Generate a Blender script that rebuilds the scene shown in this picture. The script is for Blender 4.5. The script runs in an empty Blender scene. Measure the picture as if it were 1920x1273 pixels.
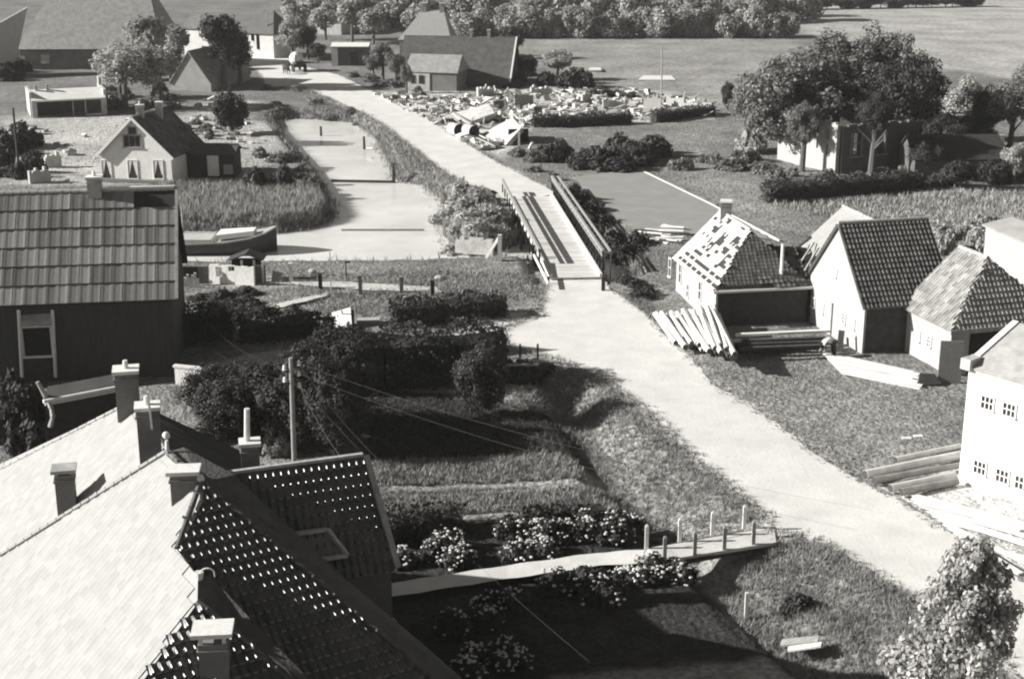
import bpy, bmesh, math, random
import numpy as np
from mathutils import Vector as V, Matrix
R=math.radians
rnd=random.Random(7); rng=np.random.default_rng(7)
S=bpy.context.scene; COL=S.collection
# ---------------------------------------------------------------- camera, sky, sun
F_=2743.0; PITCH=math.atan(836/F_); CAMH=26.0
cp,sp=math.cos(PITCH),math.sin(PITCH)
cam=bpy.data.cameras.new('camera'); camo=bpy.data.objects.new('camera',cam); COL.objects.link(camo)
cam.sensor_width=36; cam.lens=36*F_/1920; cam.clip_end=6000; cam.clip_start=.5
camo.location=(0,0,CAMH); camo.rotation_euler=(math.pi/2-PITCH,0,0); S.camera=camo
SUN_EL,SUN_AZ=R(24.5),R(2)
w=bpy.data.worlds.new('World'); S.world=w; w.use_nodes=True
nt=w.node_tree; nt.nodes.clear()
sky=nt.nodes.new('ShaderNodeTexSky'); sky.sky_type='NISHITA'; sky.sun_disc=False
sky.air_density=.75; sky.dust_density=.5; sky.sun_elevation=SUN_EL; sky.sun_rotation=math.atan2(-math.cos(SUN_AZ),-math.sin(SUN_AZ))
bw=nt.nodes.new('ShaderNodeRGBToBW'); tint=nt.nodes.new('ShaderNodeMix'); tint.data_type='RGBA'; tint.blend_type='MULTIPLY'
tint.inputs['Factor'].default_value=1; tint.inputs[7].default_value=(1,.985,.96,1)
bg=nt.nodes.new('ShaderNodeBackground'); bg.inputs['Strength'].default_value=.05
wo=nt.nodes.new('ShaderNodeOutputWorld')
nt.links.new(sky.outputs[0],bw.inputs[0]); nt.links.new(bw.outputs[0],tint.inputs[6])
nt.links.new(tint.outputs[2],bg.inputs[0]); nt.links.new(bg.outputs[0],wo.inputs[0])
sl=bpy.data.lights.new('sun','SUN'); sl.energy=5.0; sl.angle=R(.5); sl.color=(1,.985,.955)
so=bpy.data.objects.new('sun',sl); COL.objects.link(so)
SD=V((math.cos(SUN_EL)*math.cos(SUN_AZ),math.cos(SUN_EL)*math.sin(SUN_AZ),-math.sin(SUN_EL)))
so.rotation_euler=SD.to_track_quat('-Z','Y').to_euler(); so.location=(-60,-10,60)
S.view_settings.view_transform='Standard'; S.view_settings.look='None'; S.view_settings.gamma=1
S.view_settings.exposure=1.04
S.cycles.filter_width=2.1; S.cycles.max_bounces=5; S.cycles.diffuse_bounces=3

# ---------------------------------------------------------------- geometry helpers
def ray(x,y):
    a=(x-960)/F_; b=-(y-636.5)/F_
    return V((a,cp+b*sp,-sp+b*cp))
def P(x,y,z=0.):
    d=ray(x,y); t=(z-CAMH)/d.z
    return V((d.x*t,d.y*t,z))
def RP(x,y,p0,n):
    d=ray(x,y); o=V((0,0,CAMH)); t=(p0-o).dot(n)/d.dot(n)
    return o+d*t
def PY(x,y,Y):
    d=ray(x,y); t=Y/d.y; return V((0,0,CAMH))+d*t
def newell(p):
    n=V((0,0,0))
    for i in range(len(p)):
        a,b=p[i],p[(i+1)%len(p)]
        n+=V(((a.y-b.y)*(a.z+b.z),(a.z-b.z)*(a.x+b.x),(a.x-b.x)*(a.y+b.y)))
    return n.normalized()
def inpoly(s,t,poly):
    r=False
    for i in range(len(poly)):
        (x1,y1),(x2,y2)=poly[i-1],poly[i]
        if (y1>t)!=(y2>t) and s<(x2-x1)*(t-y1)/(y2-y1)+x1: r=not r
    return r
class MB:
    def __init__(s): s.v=[]; s.f=[]
    def poly(s,pts):
        i=len(s.v); s.v+= [V(p) for p in pts]; s.f.append(tuple(range(i,i+len(pts))))
    def slab(s,pts,th,up=True):
        pts=[V(p) for p in pts]; n=newell(pts)
        if up and n.z<0: pts.reverse(); n=-n
        b=[p-n*th for p in pts]; k=len(pts)
        s.poly(pts); s.poly(b[::-1])
        for i in range(k): s.poly([pts[i-1],b[i-1],b[i],pts[i]])
    def prism(s,pts,z0,z1): s.slab([V((p[0],p[1],z1)) for p in pts],z1-z0)
    def box(s,c,size,rz=0,tilt=None):
        M=Matrix.Rotation(rz,3,'Z')
        if tilt is not None: M=M@tilt
        x,y,z=[q/2 for q in size]; c=V(c)
        q=[c+M@V(t) for t in ((-x,-y,-z),(x,-y,-z),(x,y,-z),(-x,y,-z),(-x,-y,z),(x,-y,z),(x,y,z),(-x,y,z))]
        for f in ((3,2,1,0),(4,5,6,7),(0,1,5,4),(1,2,6,5),(2,3,7,6),(3,0,4,7)): s.poly([q[i] for i in f])
    def frust(s,c,w0,d0,w1,d1,z0,z1,rz=0):
        M=Matrix.Rotation(rz,3,'Z'); c=V((c[0],c[1],0))
        a=[c+M@V((i*w0/2,j*d0/2,z0)) for i,j in((-1,-1),(1,-1),(1,1),(-1,1))]
        b=[c+M@V((i*w1/2,j*d1/2,z1)) for i,j in((-1,-1),(1,-1),(1,1),(-1,1))]
        s.poly(a[::-1]); s.poly(b)
        for i in range(4): j=(i+1)%4; s.poly([a[i],a[j],b[j],b[i]])
    def tube(s,p0,p1,r0,r1=None,n=8,cap=True):
        p0,p1=V(p0),V(p1); r1=r0 if r1 is None else r1; d=(p1-p0).normalized()
        u=d.orthogonal().normalized(); w_=d.cross(u)
        A=[];B=[]
        for k in range(n):
            a=2*math.pi*k/n; e=u*math.cos(a)+w_*math.sin(a); A.append(p0+e*r0); B.append(p1+e*r1)
        for k in range(n): s.poly([A[k-1],A[k],B[k],B[k-1]])
        if cap: s.poly(A[::-1]); s.poly(B)
    def beam(s,p0,p1,w_,h):
        p0,p1=V(p0),V(p1); d=(p1-p0).normalized()
        u=d.cross(V((0,0,1))); u=V((1,0,0)) if u.length<1e-4 else u.normalized(); q=u.cross(d).normalized()
        A=[p0+u*i*w_/2+q*j*h/2 for i,j in((-1,-1),(1,-1),(1,1),(-1,1))]; B=[a+(p1-p0) for a in A]
        for k in range(4): s.poly([A[k-1],A[k],B[k],B[k-1]])
        s.poly(A[::-1]); s.poly(B)
    def ball(s,c,r,sc=(1,1,1),nu=10,nv=6,jit=0):
        c=V(c); G=[]
        for j in range(nv+1):
            t=math.pi*j/nv; row=[]
            for i in range(nu):
                a=2*math.pi*i/nu; q=1+rnd.uniform(-jit,jit)
                row.append(c+V((math.sin(t)*math.cos(a)*sc[0],math.sin(t)*math.sin(a)*sc[1],math.cos(t)*sc[2]))*r*q)
            G.append(row)
        for j in range(nv):
            for i in range(nu): s.poly([G[j][i-1],G[j+1][i-1],G[j+1][i],G[j][i]])
    def tiles(s,pts,tw=.26,rh=.34,amp=.05,lift=.05,ns=5,jit=0,skip=None,dome=False,inset=False):
        pts=[V(p) for p in pts]; n=newell(pts)
        if n.z<0: n=-n
        ex=V((0,0,1)).cross(n).normalized(); up=n.cross(ex); o=pts[0]
        q=[((p-o).dot(ex),(p-o).dot(up)) for p in pts]
        s0,s1=min(a for a,b in q),max(a for a,b in q); t0,t1=min(b for a,b in q),max(b for a,b in q)
        ni=max(1,round((s1-s0)/tw)); nj=max(1,round((t1-t0)/rh)); tw=(s1-s0)/ni; rh=(t1-t0)/nj
        for j in range(nj):
            for i in range(ni):
                sc,tc=s0+(i+.5)*tw,t0+(j+.5)*rh
                if not inpoly(sc,tc,q): continue
                if inset and not all(inpoly(sc+u_*tw*.5,tc+v_*rh*.5,q) for u_ in(-1,1) for v_ in(-1,1)): continue
                if skip and skip(i/ni,j/nj,i,j): continue
                dz=rnd.uniform(0,jit); a0=len(s.v)
                LV=((0,-.01,0),(0,lift*.6,.55),(.12,lift,1),(.4,lift*.6,.8),(1,0,.25)) if dome else ((0,-.01,0),(0,lift,1),(1,0,1))
                for lev,(t,h,af) in enumerate(LV):
                    for k in range(ns+1):
                        x=k/ns; pr=amp*max(0,math.cos(2*math.pi*(x-(.5 if dome else .1))))**(1.35 if dome else 1.5)*af
                        hh=(h+pr+dz) if lev else h
                        s.v.append(o+ex*(s0+(i+x)*tw)+up*(t0+(j+t)*rh)+n*hh)
                m=ns+1
                for l in range(len(LV)-1):
                    for k in range(ns): s.f.append((a0+l*m+k,a0+l*m+k+1,a0+(l+1)*m+k+1,a0+(l+1)*m+k))
    def build(s,name,mat,parent=None,smooth=False):
        me=bpy.data.meshes.new(name); o=bpy.data.objects.new(name,me); COL.objects.link(o)
        off=V((0,0,0))
        if parent is not None:
            o.parent=parent; r=parent
            while r.parent: r=r.parent
            off=r.location.copy()
        me.from_pydata([tuple(p-off) for p in s.v],[],s.f); me.materials.append(mat)
        if parent is None and s.v:
            z=min(p.z for p in s.v); cx=sum(p.x for p in s.v)/len(s.v); cy=sum(p.y for p in s.v)/len(s.v)
            c=V((cx,cy,z)); me.transform(Matrix.Translation(-c)); o.location=c
        if smooth: me.polygons.foreach_set('use_smooth',[True]*len(me.polygons))
        me.update(); return o
def npmesh(name,co,faces,mat):
    me=bpy.data.meshes.new(name); k=faces.shape[1]; m=len(faces)
    me.vertices.add(len(co)); me.vertices.foreach_set('co',co.astype(np.float32).ravel())
    me.loops.add(m*k); me.loops.foreach_set('vertex_index',faces.astype(np.int32).ravel())
    me.polygons.add(m); me.polygons.foreach_set('loop_start',(np.arange(m)*k).astype(np.int32))
    me.update(calc_edges=True); me.validate(); me.materials.append(mat); return me
def link(name,me,parent=None):
    o=bpy.data.objects.new(name,me); COL.objects.link(o)
    if parent: o.parent=parent
    return o
def tag(o,label=None,cat=None,group=None,kind=None):
    if label: o['label']=label
    if cat: o['category']=cat
    if group: o['group']=group
    if kind: o['kind']=kind
    return o
def empty(name,loc,label,cat,group=None):
    o=bpy.data.objects.new(name,None); COL.objects.link(o); o.location=loc; o.empty_display_size=.3
    bpy.context.view_layer.update
    return tag(o,label,cat,group)

# ---------------------------------------------------------------- materials (a warm grey print: every surface is near neutral)
TI=(1.0,.982,.945)
MATS={}
def M(name,v,var=.2,scale=2.,rough=.9,island=0,bump=0,bscale=20,stretch=None,spec=.3,lo=None,trans=0):
    if name in MATS: return MATS[name]
    m=bpy.data.materials.new(name); m.use_nodes=True; t=m.node_tree; N=t.nodes; L=t.links
    b=N['Principled BSDF']; b.inputs['Roughness'].default_value=rough; b.inputs['Specular IOR Level'].default_value=spec
    tc=N.new('ShaderNodeTexCoord'); mp=N.new('ShaderNodeMapping'); L.new(tc.outputs['Object'],mp.inputs[0])
    if stretch: mp.inputs['Scale'].default_value=stretch
    no=N.new('ShaderNodeTexNoise'); no.inputs['Scale'].default_value=scale; no.inputs['Detail'].default_value=6; no.inputs['Roughness'].default_value=.65
    L.new(mp.outputs[0],no.inputs['Vector'])
    rp=N.new('ShaderNodeMapRange'); rp.inputs[1].default_value=.28; rp.inputs[2].default_value=.72
    rp.inputs[3].default_value=v*(1-var) if lo is None else lo; rp.inputs[4].default_value=v*(1+var)
    L.new(no.outputs[0],rp.inputs[0]); val=rp.outputs[0]
    if island:
        g=N.new('ShaderNodeNewGeometry'); r2=N.new('ShaderNodeMapRange'); r2.inputs[3].default_value=1-island; r2.inputs[4].default_value=1+island
        L.new(g.outputs['Random Per Island'],r2.inputs[0]); mu=N.new('ShaderNodeMath'); mu.operation='MULTIPLY'
        L.new(val,mu.inputs[0]); L.new(r2.outputs[0],mu.inputs[1]); val=mu.outputs[0]
    cb=N.new('ShaderNodeVectorMath'); cb.operation='SCALE'; cb.inputs[0].default_value=TI; L.new(val,cb.inputs[3])
    L.new(cb.outputs[0],b.inputs['Base Color'])
    if bump:
        n2=N.new('ShaderNodeTexNoise'); n2.inputs['Scale'].default_value=bscale; n2.inputs['Detail'].default_value=4
        L.new(mp.outputs[0],n2.inputs['Vector'])
        bu=N.new('ShaderNodeBump'); bu.inputs['Strength'].default_value=bump; bu.inputs['Distance'].default_value=.1
        L.new(n2.outputs[0],bu.inputs['Height']); L.new(bu.outputs[0],b.inputs['Normal'])
    if trans:
        tr=N.new('ShaderNodeBsdfTranslucent'); L.new(cb.outputs[0],tr.inputs[0]); mx=N.new('ShaderNodeMixShader'); mx.inputs[0].default_value=trans
        L.new(b.outputs[0],mx.inputs[1]); L.new(tr.outputs[0],mx.inputs[2]); L.new(mx.outputs[0],N['Material Output'].inputs[0])
    MATS[name]=m; return m
def brick(name,v,mortar,scale=1.,var=.3):
    if name in MATS: return MATS[name]
    m=M(name,v,var,.7,.9); t=m.node_tree; N=t.nodes; L=t.links
    tc=N.new('ShaderNodeTexCoord'); wv=N.new('ShaderNodeTexWave'); wv.bands_direction='Z'; wv.inputs['Scale'].default_value=4.; wv.inputs['Distortion'].default_value=.6
    L.new(tc.outputs['Object'],wv.inputs[0])
    n2=N.new('ShaderNodeTexNoise'); n2.inputs['Scale'].default_value=9; L.new(tc.outputs['Object'],n2.inputs['Vector'])
    b=N['Principled BSDF']; src=b.inputs['Base Color'].links[0].from_socket
    mx=N.new('ShaderNodeMix'); mx.data_type='RGBA'; mx.inputs[7].default_value=(mortar,mortar*.98,mortar*.95,1)
    mm=N.new('ShaderNodeMath'); mm.operation='MULTIPLY'; L.new(wv.outputs[1],mm.inputs[0]); L.new(n2.outputs[0],mm.inputs[1])
    m3=N.new('ShaderNodeMath'); m3.operation='MULTIPLY'; m3.inputs[1].default_value=.6; L.new(mm.outputs[0],m3.inputs[0])
    L.new(m3.outputs[0],mx.inputs[0]); L.new(src,mx.inputs[6]); L.new(mx.outputs[2],b.inputs['Base Color'])
    return m
WHITE=M('white limewash',.36,.1,1.3,.9,bump=.5,bscale=9,stretch=(1,1,.45))
WHITE2=M('weathered white plaster',.42,.3,1.6,.9,bump=.4,bscale=6)
BRICKD=brick('dark brown brick',.085,.17)
BRICKM=brick('mid brown brick',.15,.25)
BRICKL=brick('pale brick',.3,.42)
TILE=M('clay pantile',.10,.25,1.2,.75,island=.4)
TILEW=M('sunlit-toned pale pantile',.29,.09,1.6,.75,island=.07)  # brightness of the sunlit slopes put into the tile colour
TILEP=M('pale grey pantile',.3,.18,.8,.8,island=.3)
TILEB=M('large grey roofing tile',.17,.25,3.,.85,island=.4,stretch=(9,1,1))
DECKD=M('dark roof boarding',.035,.3,2)
THATCH=M('grey thatch',.15,.35,1.5,.95,bump=.8,bscale=14)
THATCHP=M('pale thatch',.27,.3,1.5,.95,bump=.8,bscale=14)
THATCHD=M('dark thatch',.085,.35,1.2,.95,bump=.8,bscale=14)
TILEM=M('sun bleached pantile',.27,.25,1.2,.75,island=.35)
GLAZED=M('dark glazed pantile',.06,.3,1.2,.36,island=.35,spec=1.)
RIDGE=M('mortared ridge tile',.36,.3,6)
WOODP=M('pale sawn timber',.62,.14,2.,.8,island=.2,stretch=(1,1,4))
WOODM=M('weathered grey timber',.26,.3,3,.85,island=.25)
WOODD=M('dark tarred timber',.036,.4,2.5,.8,island=.3)
CLAD=M('dark boarded cladding',.055,.35,1.,.85,stretch=(7,7,.8))
CUT=M('dark log end',.06,.5,6)
BARK=M('bark',.10,.4,6,stretch=(1,1,.3))
LOGM=M('peeled log',.55,.22,2,.8,island=.2)
PAINTW=M('white paint',.7,.1,3,.6)
GLASS=M('dark window glass',.03,.3,2,.15,spec=.5)
BLACK=M('dark opening',.02,.3,2)
HULL=M('tarred hull',.03,.3,2,.5)
CERAM=M('white porcelain',.8,.05,3,.3)
CHIM=brick('chimney brick',.13,.3)
CAPM=M('pale stone cap',.62,.15,5)
LEAF=M('leaves',.17,.3,.8,.7,island=.6,trans=.3)
LEAFL=M('pale leaves',.36,.3,.8,.7,island=.5,trans=.35)
LEAFD=M('dark leaves',.042,.35,.9,.75,island=.5,trans=.15)
LEAFF=M('far foliage',.34,.35,.25,.85,island=.45,trans=.4)
FLOW=M('flower heads',.5,.25,3,.8,island=.4)
GRASS=M('grass blades',.25,.35,.5,.85,island=.5)
GRASSP=M('dry reed and sunlit-toned crop leaves',.30,.3,.6,.85,island=.5)
RUB=M('broken masonry',.38,.28,1.2,.9,island=.75)
WHITEP=M('bright white painted brick',.68,.12,1.5,.85,bump=.3,bscale=9)
ROAD=M('pale dusty road',.575,.13,.45,.9,bump=.18,bscale=5)
PATHM=M('pale sandy path',.5,.15,1,.9,bump=.2,bscale=12)
CLOTH=M('pale cloth',.6,.15,4)
SKIN=M('skin',.35,.1,4)
METAL=M('zinc sheet',.35,.25,2,.55)

# ---------------------------------------------------------------- terrain
def px(poly,z=0.): return np.array([[P(x,y,z).x,P(x,y,z).y] for x,y in poly])
def sdist(X,Y,poly,closed=True):
    d=np.full(X.shape,1e9); ins=np.zeros(X.shape,bool); n=len(poly)
    for i in range(n if closed else n-1):
        a=poly[i]; b=poly[(i+1)%n]; ex,ey=b-a; l=ex*ex+ey*ey+1e-9
        t=np.clip(((X-a[0])*ex+(Y-a[1])*ey)/l,0,1)
        d=np.minimum(d,np.hypot(X-a[0]-t*ex,Y-a[1]-t*ey))
        if closed:
            c=((a[1]>Y)!=(b[1]>Y))&(X<(b[0]-a[0])*(Y-a[1])/(b[1]-a[1]+1e-12)+a[0]); ins^=c
    return np.where(ins,-d,d) if closed else d
def ss(x,a,b):
    t=np.clip((x-a)/(b-a),0,1); return t*t*(3-2*t)
def wob(X,Y,s=1.):
    return (np.sin(X*1.3*s+.7*np.sin(Y*.9*s))+np.sin(Y*1.7*s+1.3+.8*np.sin(X*1.1*s))+.6*np.sin(X*3.1*s+Y*2.3*s)+.5*np.sin(X*5.3*s-Y*4.7*s+1))/3.1
GZ=-.55; WZ=-1.15
ROADP=[(300,60),(420,80),(470,88),(520,92),(560,122),(640,142),(700,172),(785,207),(865,262),(945,312),(1036,358),(1040,372),(1130,522),(1150,545),(1205,580),(1240,622),(1292,668),(1345,725),(1425,772),(1530,850),(1625,908),(1705,948),(1800,1008),(1925,1090),(2200,1270),(2200,1500),(2050,1420),(1900,1250),(1810,1178),(1725,1128),(1600,1050),(1545,1018),(1500,1002),(1440,1006),(1436,965),(1330,880),(1212,768),(1120,702),(1068,682),(1010,664),(952,652),(940,620),(990,594),(1015,575),(1022,535),(1028,524),(950,372),(925,358),(870,347),(800,302),(720,237),(620,187),(560,162),(500,162),(492,140),(455,112),(400,100),(300,80)]
CANAL=[(512,228),(540,222),(600,224),(672,230),(712,262),(748,338),(800,348),(838,378),(835,440),(870,475),(940,470),(1010,440),(1090,420),(1130,440),(1185,490),(1190,540),(1165,552),(1135,540),(1060,515),(1000,500),(900,503),(800,508),(640,510),(500,512),(330,512),(100,520),(-200,530),(-200,440),(100,440),(300,437),(520,437),(600,422),(622,405),(600,352),(578,318),(548,285),(520,250)]
DITCH=[(985,735),(1045,752),(1080,800),(1118,850),(1140,905),(1205,965),(1312,1072),(1385,1130),(1470,1200),(1560,1290),(1700,1400)]
BASIN=[(560,742),(700,735),(1000,728),(1060,690),(1130,722),(1200,790),(1320,895),(1415,975),(1480,1015),(1590,1065),(1720,1160),(1800,1300),(1800,1600),(-600,1600),(-600,740)]
xs=np.concatenate([-np.geomspace(420,46,60),np.arange(-45,50,.42),np.geomspace(51,420,60)])
ys=np.concatenate([np.linspace(-20,26,12),np.arange(27,150,.42),150+np.cumsum(np.geomspace(.5,3.2,150)),[520,700,1100,2000,4000]])
X,Y=np.meshgrid(xs,ys)
road_d=sdist(X,Y,px(ROADP)); can_d=sdist(X,Y,px(CANAL,WZ)); dit_d=sdist(X,Y,px(DITCH,-1.),False); bas_d=sdist(X,Y,px(BASIN))
Z=np.zeros_like(X)+.10*wob(X,Y,.5)*ss(Y,400,200)
Z+= (GZ-.1)*ss(-bas_d,0,2.2)
Z=np.minimum(Z,Z+(-.6)*ss(-dit_d,-1.7,-.3))
Z=np.minimum(Z,.1+(-2.4)*ss(-can_d,-1.3,1.6))
fl=ss(-road_d,-.7,-.05); Z=Z*(1-fl)-.02*fl
brd=px([(925,350),(1030,350),(1140,530),(1010,530)])
bd=sdist(X,Y,brd); Z=np.where(bd<.4,np.minimum(Z,-.35),Z)
Z=np.where((bd<.4)&(sdist(X,Y,px([(955,395),(1060,395),(1130,500),(1010,500)]))<0),-2.3,Z)
# ground colour zones (kind of ground: field grass, mown plot, sand, rubble dust; garden shade and its lit strip painted in)
T=np.full(X.shape,.175)
wz=wob(X,Y,.8)*.5
def zone(poly,v,soft=.8,z=0.,rag=1.):
    global T
    d=sdist(X,Y,px(poly,z))+wz*rag; k=ss(-d,-soft,soft); T=T*(1-k)+v*k
zone([(940,74),(1480,70),(1500,95),(1400,200),(1200,190),(1120,150),(950,110)],.255,2)
zone([(1440,-60),(2100,-80),(2150,150),(1920,150),(1700,120),(1500,60)],.34,2)
zone([(0,222),(345,215),(400,180),(480,190),(400,340),(330,345),(0,350)],.40,1.5,rag=2)
zone([(345,210),(520,230),(545,290),(440,330),(350,330)],.34,1,rag=2)
zone([(780,170),(1010,165),(1200,165),(1345,190),(1345,225),(1000,240),(940,300),(860,262),(700,175)],.42,1.2,rag=2)
zone([(1000,240),(1340,225),(1400,330),(1240,320),(1100,330),(1020,330)],.19,1)
zone([(1075,332),(1200,318),(1330,378),(1440,448),(1300,440),(1180,430),(1110,380)],.30,.4,rag=.4)
zone([(1205,312),(1420,318),(1440,390),(1400,405)],.22,.4,rag=.4)
zone([(1430,385),(1920,345),(1920,400),(1620,420),(1440,440)],.20,1)
zone([(1620,420),(1930,398),(1930,470),(1740,450)],.30,1)
zone([(1290,668),(1400,640),(1560,670),(1800,735),(1800,800),(1700,905),(1640,905),(1530,845),(1420,768)],.24,1.2,rag=1.2)
zone([(1650,925),(1780,870),(1925,880),(2300,1000),(2300,1300),(1925,1090),(1790,1000)],.50,.8)
zone([(330,512),(540,518),(820,545),(640,548),(560,535),(500,545),(330,530)],.30,.5)
zone([(570,527),(820,540),(825,552),(700,546),(560,538)],.47,.4,rag=.3)
zone([(490,575),(610,548),(610,556),(490,585)],.40,.3,rag=.3)
zone([(830,545),(1015,560),(1000,590),(900,600)],.20,.8)
zone([(840,625),(950,595),(1020,560),(1020,640),(950,650),(930,640)],.40,.8)
zone([(340,690),(560,650),(640,640),(600,660),(340,715)],.34,.4)
zone([(930,745),(1075,690),(1130,722),(1415,975),(1480,1015),(1740,1160),(1740,1300),(1500,1220),(1330,1090),(1200,950),(1110,830),(1030,755)],.27,.7,rag=.8)
zone([(700,742),(1040,742),(1110,850),(1200,960),(1300,1060),(1500,1250),(1500,1500),(600,1500)],.035,.5,z=GZ)  # garden shadow painted as near-black ground
zone([(690,737),(850,737),(1045,742),(1052,775),(900,757),(690,745)],.30,.3,z=GZ,rag=.3)  # sunlit strip between the shadows painted as paler ground
zone([(705,870),(1040,850),(1150,890),(1210,955),(1120,965),(715,968)],.25,.4,z=GZ)
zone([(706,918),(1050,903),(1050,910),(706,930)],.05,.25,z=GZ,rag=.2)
zone([(1040,1262),(1440,1228),(1560,1300),(1560,1400),(900,1400)],.22,.3,z=GZ,rag=.3)
T=T*(1-ss(-road_d,-.5,.2))+.45*ss(-road_d,-.5,.2)
wet=ss(-can_d,-.5,.3); T=T*(1-wet)+.09*wet
nx,ny=len(xs),len(ys); idx=np.arange(nx*ny).reshape(ny,nx)
q=np.stack([idx[:-1,:-1],idx[:-1,1:],idx[1:,1:],idx[1:,:-1]],-1).reshape(-1,4)
GM=bpy.data.materials.new('ground'); GM.use_nodes=True
def ground_mat():
    t=GM.node_tree; N=t.nodes; L=t.links; b=N['Principled BSDF']; b.inputs['Roughness'].default_value=.95; b.inputs['Specular IOR Level'].default_value=.1
    at=N.new('ShaderNodeAttribute'); at.attribute_name='tone'
    tc=N.new('ShaderNodeTexCoord'); acc=None
    for sc,lo,hi in ((.12,.75,1.25),(1.1,.7,1.3),(5.,.62,1.38)):
        n=N.new('ShaderNodeTexNoise'); n.inputs['Scale'].default_value=sc; n.inputs['Detail'].default_value=5; L.new(tc.outputs['Object'],n.inputs['Vector'])
        r=N.new('ShaderNodeMapRange'); r.inputs[1].default_value=.3; r.inputs[2].default_value=.7; r.inputs[3].default_value=lo; r.inputs[4].default_value=hi
        L.new(n.outputs[0],r.inputs[0]); mu=N.new('ShaderNodeMath'); mu.operation='MULTIPLY'
        L.new(r.outputs[0],mu.inputs[0]); L.new(acc if acc else at.outputs['Fac'],mu.inputs[1]); acc=mu.outputs[0]
    cb=N.new('ShaderNodeVectorMath'); cb.operation='SCALE'; cb.inputs[0].default_value=TI; L.new(acc,cb.inputs[3]); L.new(cb.outputs[0],b.inputs['Base Color'])
    n=N.new('ShaderNodeTexNoise'); n.inputs['Scale'].default_value=3.5; n.inputs['Detail'].default_value=6; L.new(tc.outputs['Object'],n.inputs['Vector'])
    bu=N.new('ShaderNodeBump'); bu.inputs['Strength'].default_value=.9; bu.inputs['Distance'].default_value=.22; L.new(n.outputs[0],bu.inputs['Height']); L.new(bu.outputs[0],b.inputs['Normal'])
ground_mat()
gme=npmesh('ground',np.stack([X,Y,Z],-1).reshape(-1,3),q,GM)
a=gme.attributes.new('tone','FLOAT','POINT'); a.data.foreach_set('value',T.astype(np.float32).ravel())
gme.polygons.foreach_set('use_smooth',np.ones(len(q),bool))
tag(link('ground',gme),kind='structure')
def gz(x,y):
    i=min(max(int(np.searchsorted(xs,x)),1),nx-1); j=min(max(int(np.searchsorted(ys,y)),1),ny-1)
    u=(x-xs[i-1])/(xs[i]-xs[i-1]); v=(y-ys[j-1])/(ys[j]-ys[j-1])
    return float((Z[j-1,i-1]*(1-u)+Z[j-1,i]*u)*(1-v)+(Z[j,i-1]*(1-u)+Z[j,i]*u)*v)
def G(x,y):   # the ground point seen at a pixel
    p=P(x,y)
    for _ in range(5): p=P(x,y,gz(p.x,p.y))
    return p
def sheet(name,poly,z,mat,jit=.12,step=.5):
    pts=[P(x,y) for x,y in poly]; out=[]
    for i in range(len(pts)):
        a_,b_=pts[i],pts[(i+1)%len(pts)]; k=max(1,int((b_-a_).length/max(step,(a_.y-40)*.01)))
        for j in range(k):
            p=a_.lerp(b_,j/k); out.append((p.x+rnd.uniform(-jit,jit),p.y+rnd.uniform(-jit,jit)))
    bm=bmesh.new(); f=bm.faces.new([bm.verts.new((x,y,z)) for x,y in out]); bmesh.ops.triangulate(bm,faces=[f])
    me=bpy.data.meshes.new(name); bm.to_mesh(me); bm.free(); me.materials.append(mat)
    if me.polygons and me.polygons[0].normal.z<0: me.flip_normals()
    return tag(link(name,me),kind='structure')
i0=ROADP.index((1130,522)); i1=ROADP.index((1028,524))
sheet('road',ROADP[i0:i1+1],.012,ROAD); 
j0=ROADP.index((1036,358)); far=ROADP[:j0+1]+[(1036,366),(958,378)]+ROADP[ROADP.index((925,358)):]
sheet('road',far,.012,ROAD)
# water
wm=M('sky-toned canal water',.66,.2,.12,.14,bump=.02,bscale=1.5,spec=.4)  # pale base colour stands in for the reflected sky
b=MB(); b.poly([(-130,80,WZ),(60,80,WZ),(60,185,WZ),(-130,185,WZ)]); tag(b.build('canal_water',wm),kind='structure')
wd=M('ditch water',.05,.3,.5,.2,spec=.5)
# ---------------------------------------------------------------- foliage
def quads(c,n,size,jn=.6,asp=1.3):
    k=len(c); n=n+rng.normal(0,jn,(k,3)); n/=np.linalg.norm(n,axis=1,keepdims=True)+1e-9
    u=np.cross(n,rng.normal(0,1,(k,3))); u/=np.linalg.norm(u,axis=1,keepdims=True)+1e-9; v_=np.cross(n,u)
    s_=(size*rng.uniform(.6,1.3,k))[:,None]; u=u*s_*asp*.5; v_=v_*s_*.5
    co=np.stack([c-u,c-v_+.15*u,c+u,c+v_-.15*u],1).reshape(-1,3)
    return co,np.arange(k*4).reshape(k,4)
def crown(nl,ncl,leaf,shape='round',cr=.38,mat=None,name='crown',seed=0):
    r=np.random.default_rng(seed); c=[]; n=[]
    pts=r.normal(0,1,(ncl,3)); pts/=np.linalg.norm(pts,axis=1,keepdims=True); pts*=(r.uniform(.15,1,ncl)**.5)[:,None]*(1-cr*.7)
    if shape=='cone': k=(1-.75*(pts[:,2]+.6)/1.6); pts[:,:2]*=k[:,None]
    if shape=='flat': pts[:,2]=np.abs(pts[:,2])
    per=nl//ncl
    for q_ in pts:
        d=r.normal(0,1,(per,3)); d/=np.linalg.norm(d,axis=1,keepdims=True)
        rr=cr*r.uniform(.55,1.25)*(1 if shape!='cone' else max(.45,1-.4*(q_[2]+.5)))
        c.append(q_+d*rr*r.uniform(.55,1.08,(per,1))); n.append(d+q_*.4+np.array([0,0,.25]))
    c=np.concatenate(c); n=np.concatenate(n)
    if shape=='flat': c[:,2]=np.abs(c[:,2])
    co,f=quads(c,n,np.full(len(c),leaf)); return npmesh(name,co,f,mat or LEAF)
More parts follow.
